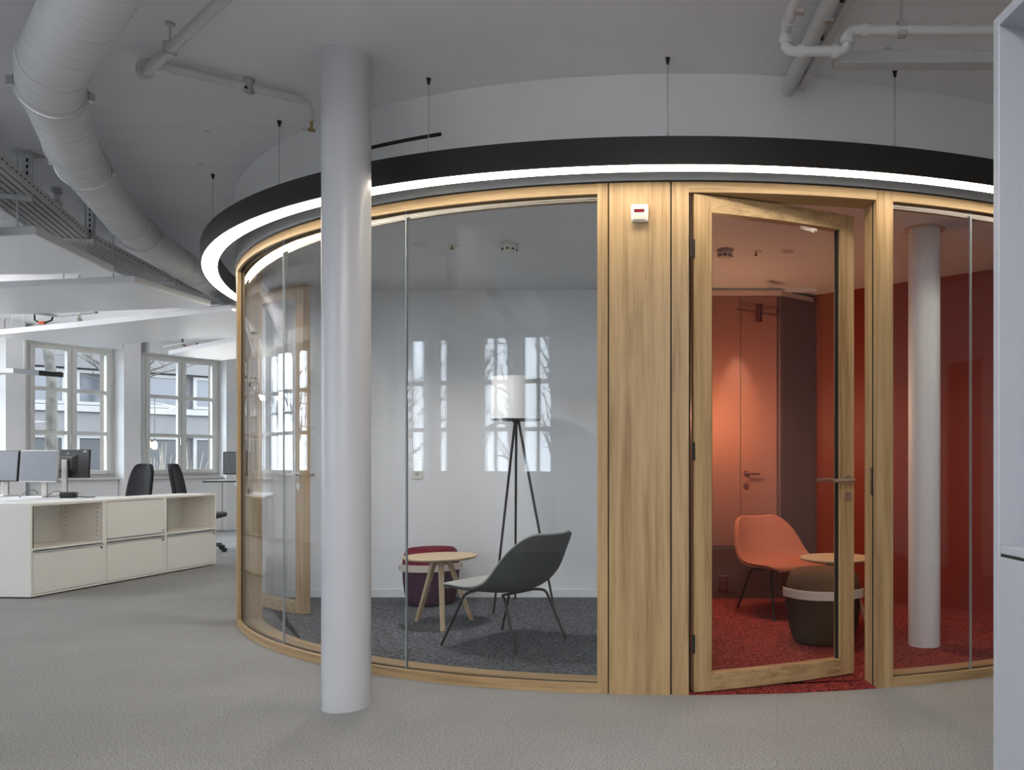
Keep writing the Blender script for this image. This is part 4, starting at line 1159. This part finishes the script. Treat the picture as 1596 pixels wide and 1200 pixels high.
# ------------------------------------------------------------------ outside
b=MB(); b.box((-70,-40,-.9),(30,70,-.8)); struct(b.build('ground',M['ground']),'paved ground outside the windows')
def building(name,label,origin,rz,L,floors):
    o=thing(name,label,'building',origin,rz)
    # facade faces -y, runs along x
    MB().box((0,.3,-.8),(L,8,floors[-1][1]+.0)).build('wall',M['render'],o)
    for k,(z0,z1,kind) in enumerate(floors):
        if kind=='band':
            npan=int(L/3.2)
            for i in range(npan): MB().box((i*3.2+.02,0,z0),(i*3.2+3.18,.3,z1),.01).build('spandrel',M['render'],o)
        elif kind=='white': MB().box((0,-.1,z0),(L,.3,z1)).build('ledge',M['renderw'],o)
        else:
            nw=int(L/1.6)
            for i in range(nw):
                f=MB(); x0=i*1.6+.12; x1=i*1.6+1.48
                for a,b_ in (((x0,.12,z0),(x0+.1,.3,z1)),((x1-.1,.12,z0),(x1,.3,z1)),((x0+.1,.12,z0),(x1-.1,.3,z0+.1)),((x0+.1,.12,z1-.1),(x1-.1,.3,z1))): f.box(a,b_)
                fo=f.build('window',M['renderw'],o)
                MB().box((x0+.1,.2,z0+.1),(x1-.1,.24,z1-.1)).build('pane',M['extglass' if kind=='win' else 'extdark'],fo)
    return o
fl=[(-.8,2.0,'shop'),(2.05,2.75,'band'),(2.75,2.95,'white'),(2.98,4.1,'win'),(4.15,5.3,'band'),(5.3,5.6,'white'),(5.6,6.9,'win'),(6.9,7.6,'band')]
building('office_building','grey office building with window bands across the street',(-31.0,15.0,0),radians(47),34,fl)
building('office_building','pale block far beyond the left windows, partly behind trees',(-40,-12,0),radians(85),22,fl)
def tree(x,y,h,r,label,seed,lo=.2):
    rnd=random.Random(seed)
    o=thing('tree',label,'tree',(x,y,-.8),0,'bare trees outside the windows')
    pts=[Vector((rnd.uniform(-.1,.1)*k,rnd.uniform(-.1,.1)*k,h*k/5)) for k in range(6)]
    MB().tube(pts,[r*(1-.12*k) for k in range(6)],10).build('trunk',M['bark'],o,smooth=True)
    q=MB()
    for k in range(70):
        t=rnd.uniform(lo,1); s=pts[0].lerp(pts[5],t); az=rnd.uniform(0,2*pi); L_=rnd.uniform(1.2,2.8)
        d=Vector((cos(az),sin(az),rnd.uniform(.2,.9))); pp=[s]
        for j in range(4):
            d=(d+Vector((rnd.uniform(-.4,.4),rnd.uniform(-.4,.4),rnd.uniform(-.2,.3)))).normalized(); pp.append(pp[-1]+d*L_/4)
        q.tube(pp,[.05,.038,.026,.016,.006],5)
        for j in range(3):
            s2=pp[2+j%2]; d2=Vector((rnd.uniform(-1,1),rnd.uniform(-1,1),rnd.uniform(-.3,1))).normalized(); q.tube([s2,s2+d2*.4,s2+d2*.8+Vector((0,0,.1))],[.014,.009,.004],4)
    q.build('branches',M['bark'],o,kind='stuff')
tr=[(-16.5,1.0,9,.2,'bare tree across the street, mirrored near the white column'),(-14.2,-5.5,9,.19,'bare tree across the street, second in the mirrored row'),(-9.6,-9.5,9,.19,'bare tree across the street, last in the mirrored row'),(-19,-6,10,.22,'tall bare tree far behind the mirrored row'),(-13.55,15.9,9,.115,'mottled bare tree trunk outside the first window'),(-18.6,24.5,8,.16,'bare tree outside the second window'),
    (-13.5,3.2,8,.17,'bare tree outside the left windows, mirrored in the glass'),(-15.5,-1.5,9,.2,'bare tree in the street, mirrored in the curved glass'),
    (-11.0,-4.2,9,.17,'bare tree behind the camera side windows'),(-12.5,-8.5,9,.2,'farther bare tree behind the camera side windows'),(-7.6,-6.8,8,.15,'slim bare tree nearest the windows behind the camera'),(-16,7.5,9,.2,'bare tree level with the storage cabinets outside')]
for i,(x,y,h_,r_,l) in enumerate(tr): tree(x,y,h_,r_,l,i+3,.6 if i==4 else .5 if i==5 else .2)
def shrub(p,label,seed):
    rnd=random.Random(seed); o=thing('dry_shrub',label,'shrub',p,0,'dry ornamental grasses outside')
    for k in range(16):
        t=rnd.uniform(0,2*pi); L_=rnd.uniform(.9,1.7); e=Vector((cos(t)*.5*rnd.random(),sin(t)*.5*rnd.random(),L_))
        MB().tube([Vector((0,0,0)),e*.5+Vector((0,0,.1)),e],[.014,.012,.005],5).build('stalk',M['twig'],o)
for i,(x,y) in enumerate(((252,752),(298,752),(240,752))):
    p=Q(x,y,16.5+i*.7); shrub((p.x,p.y,-.1 if i<2 else -.2),['pale dry grass behind the left casement of the second window','pale dry grass behind the right casement of the second window','tall dry grass at the second window edge'][i],40+i)
b=MB()
p=Q(270,760,17.0); b.box((p.x-3,p.y-.6,-.8),(p.x+3,p.y+1.4,-.15)); o=b.build('planter',M['ground']); tag(o,'long low planter outside the second window','planter')
for i,(x,y) in enumerate(((231,692),(241,694))):
    p=Q(x,y,19.0+.5*i); o=thing('bulb_lamp',['warm glowing bulb outside the second window, the larger one','warm glowing bulb outside the second window, the smaller one'][i],'lamp',p)
    MB().lathe([(0,-.1),(.05,-.08),(.08 if i==0 else .06,0),(.05,.06),(.02,.1),(0,.1)],12).build('bulb',M['bulb'],o,smooth=True)
    MB().cyl((0,0,.1),(0,0,1.2),.01,6).build('flex',M['black'],o)
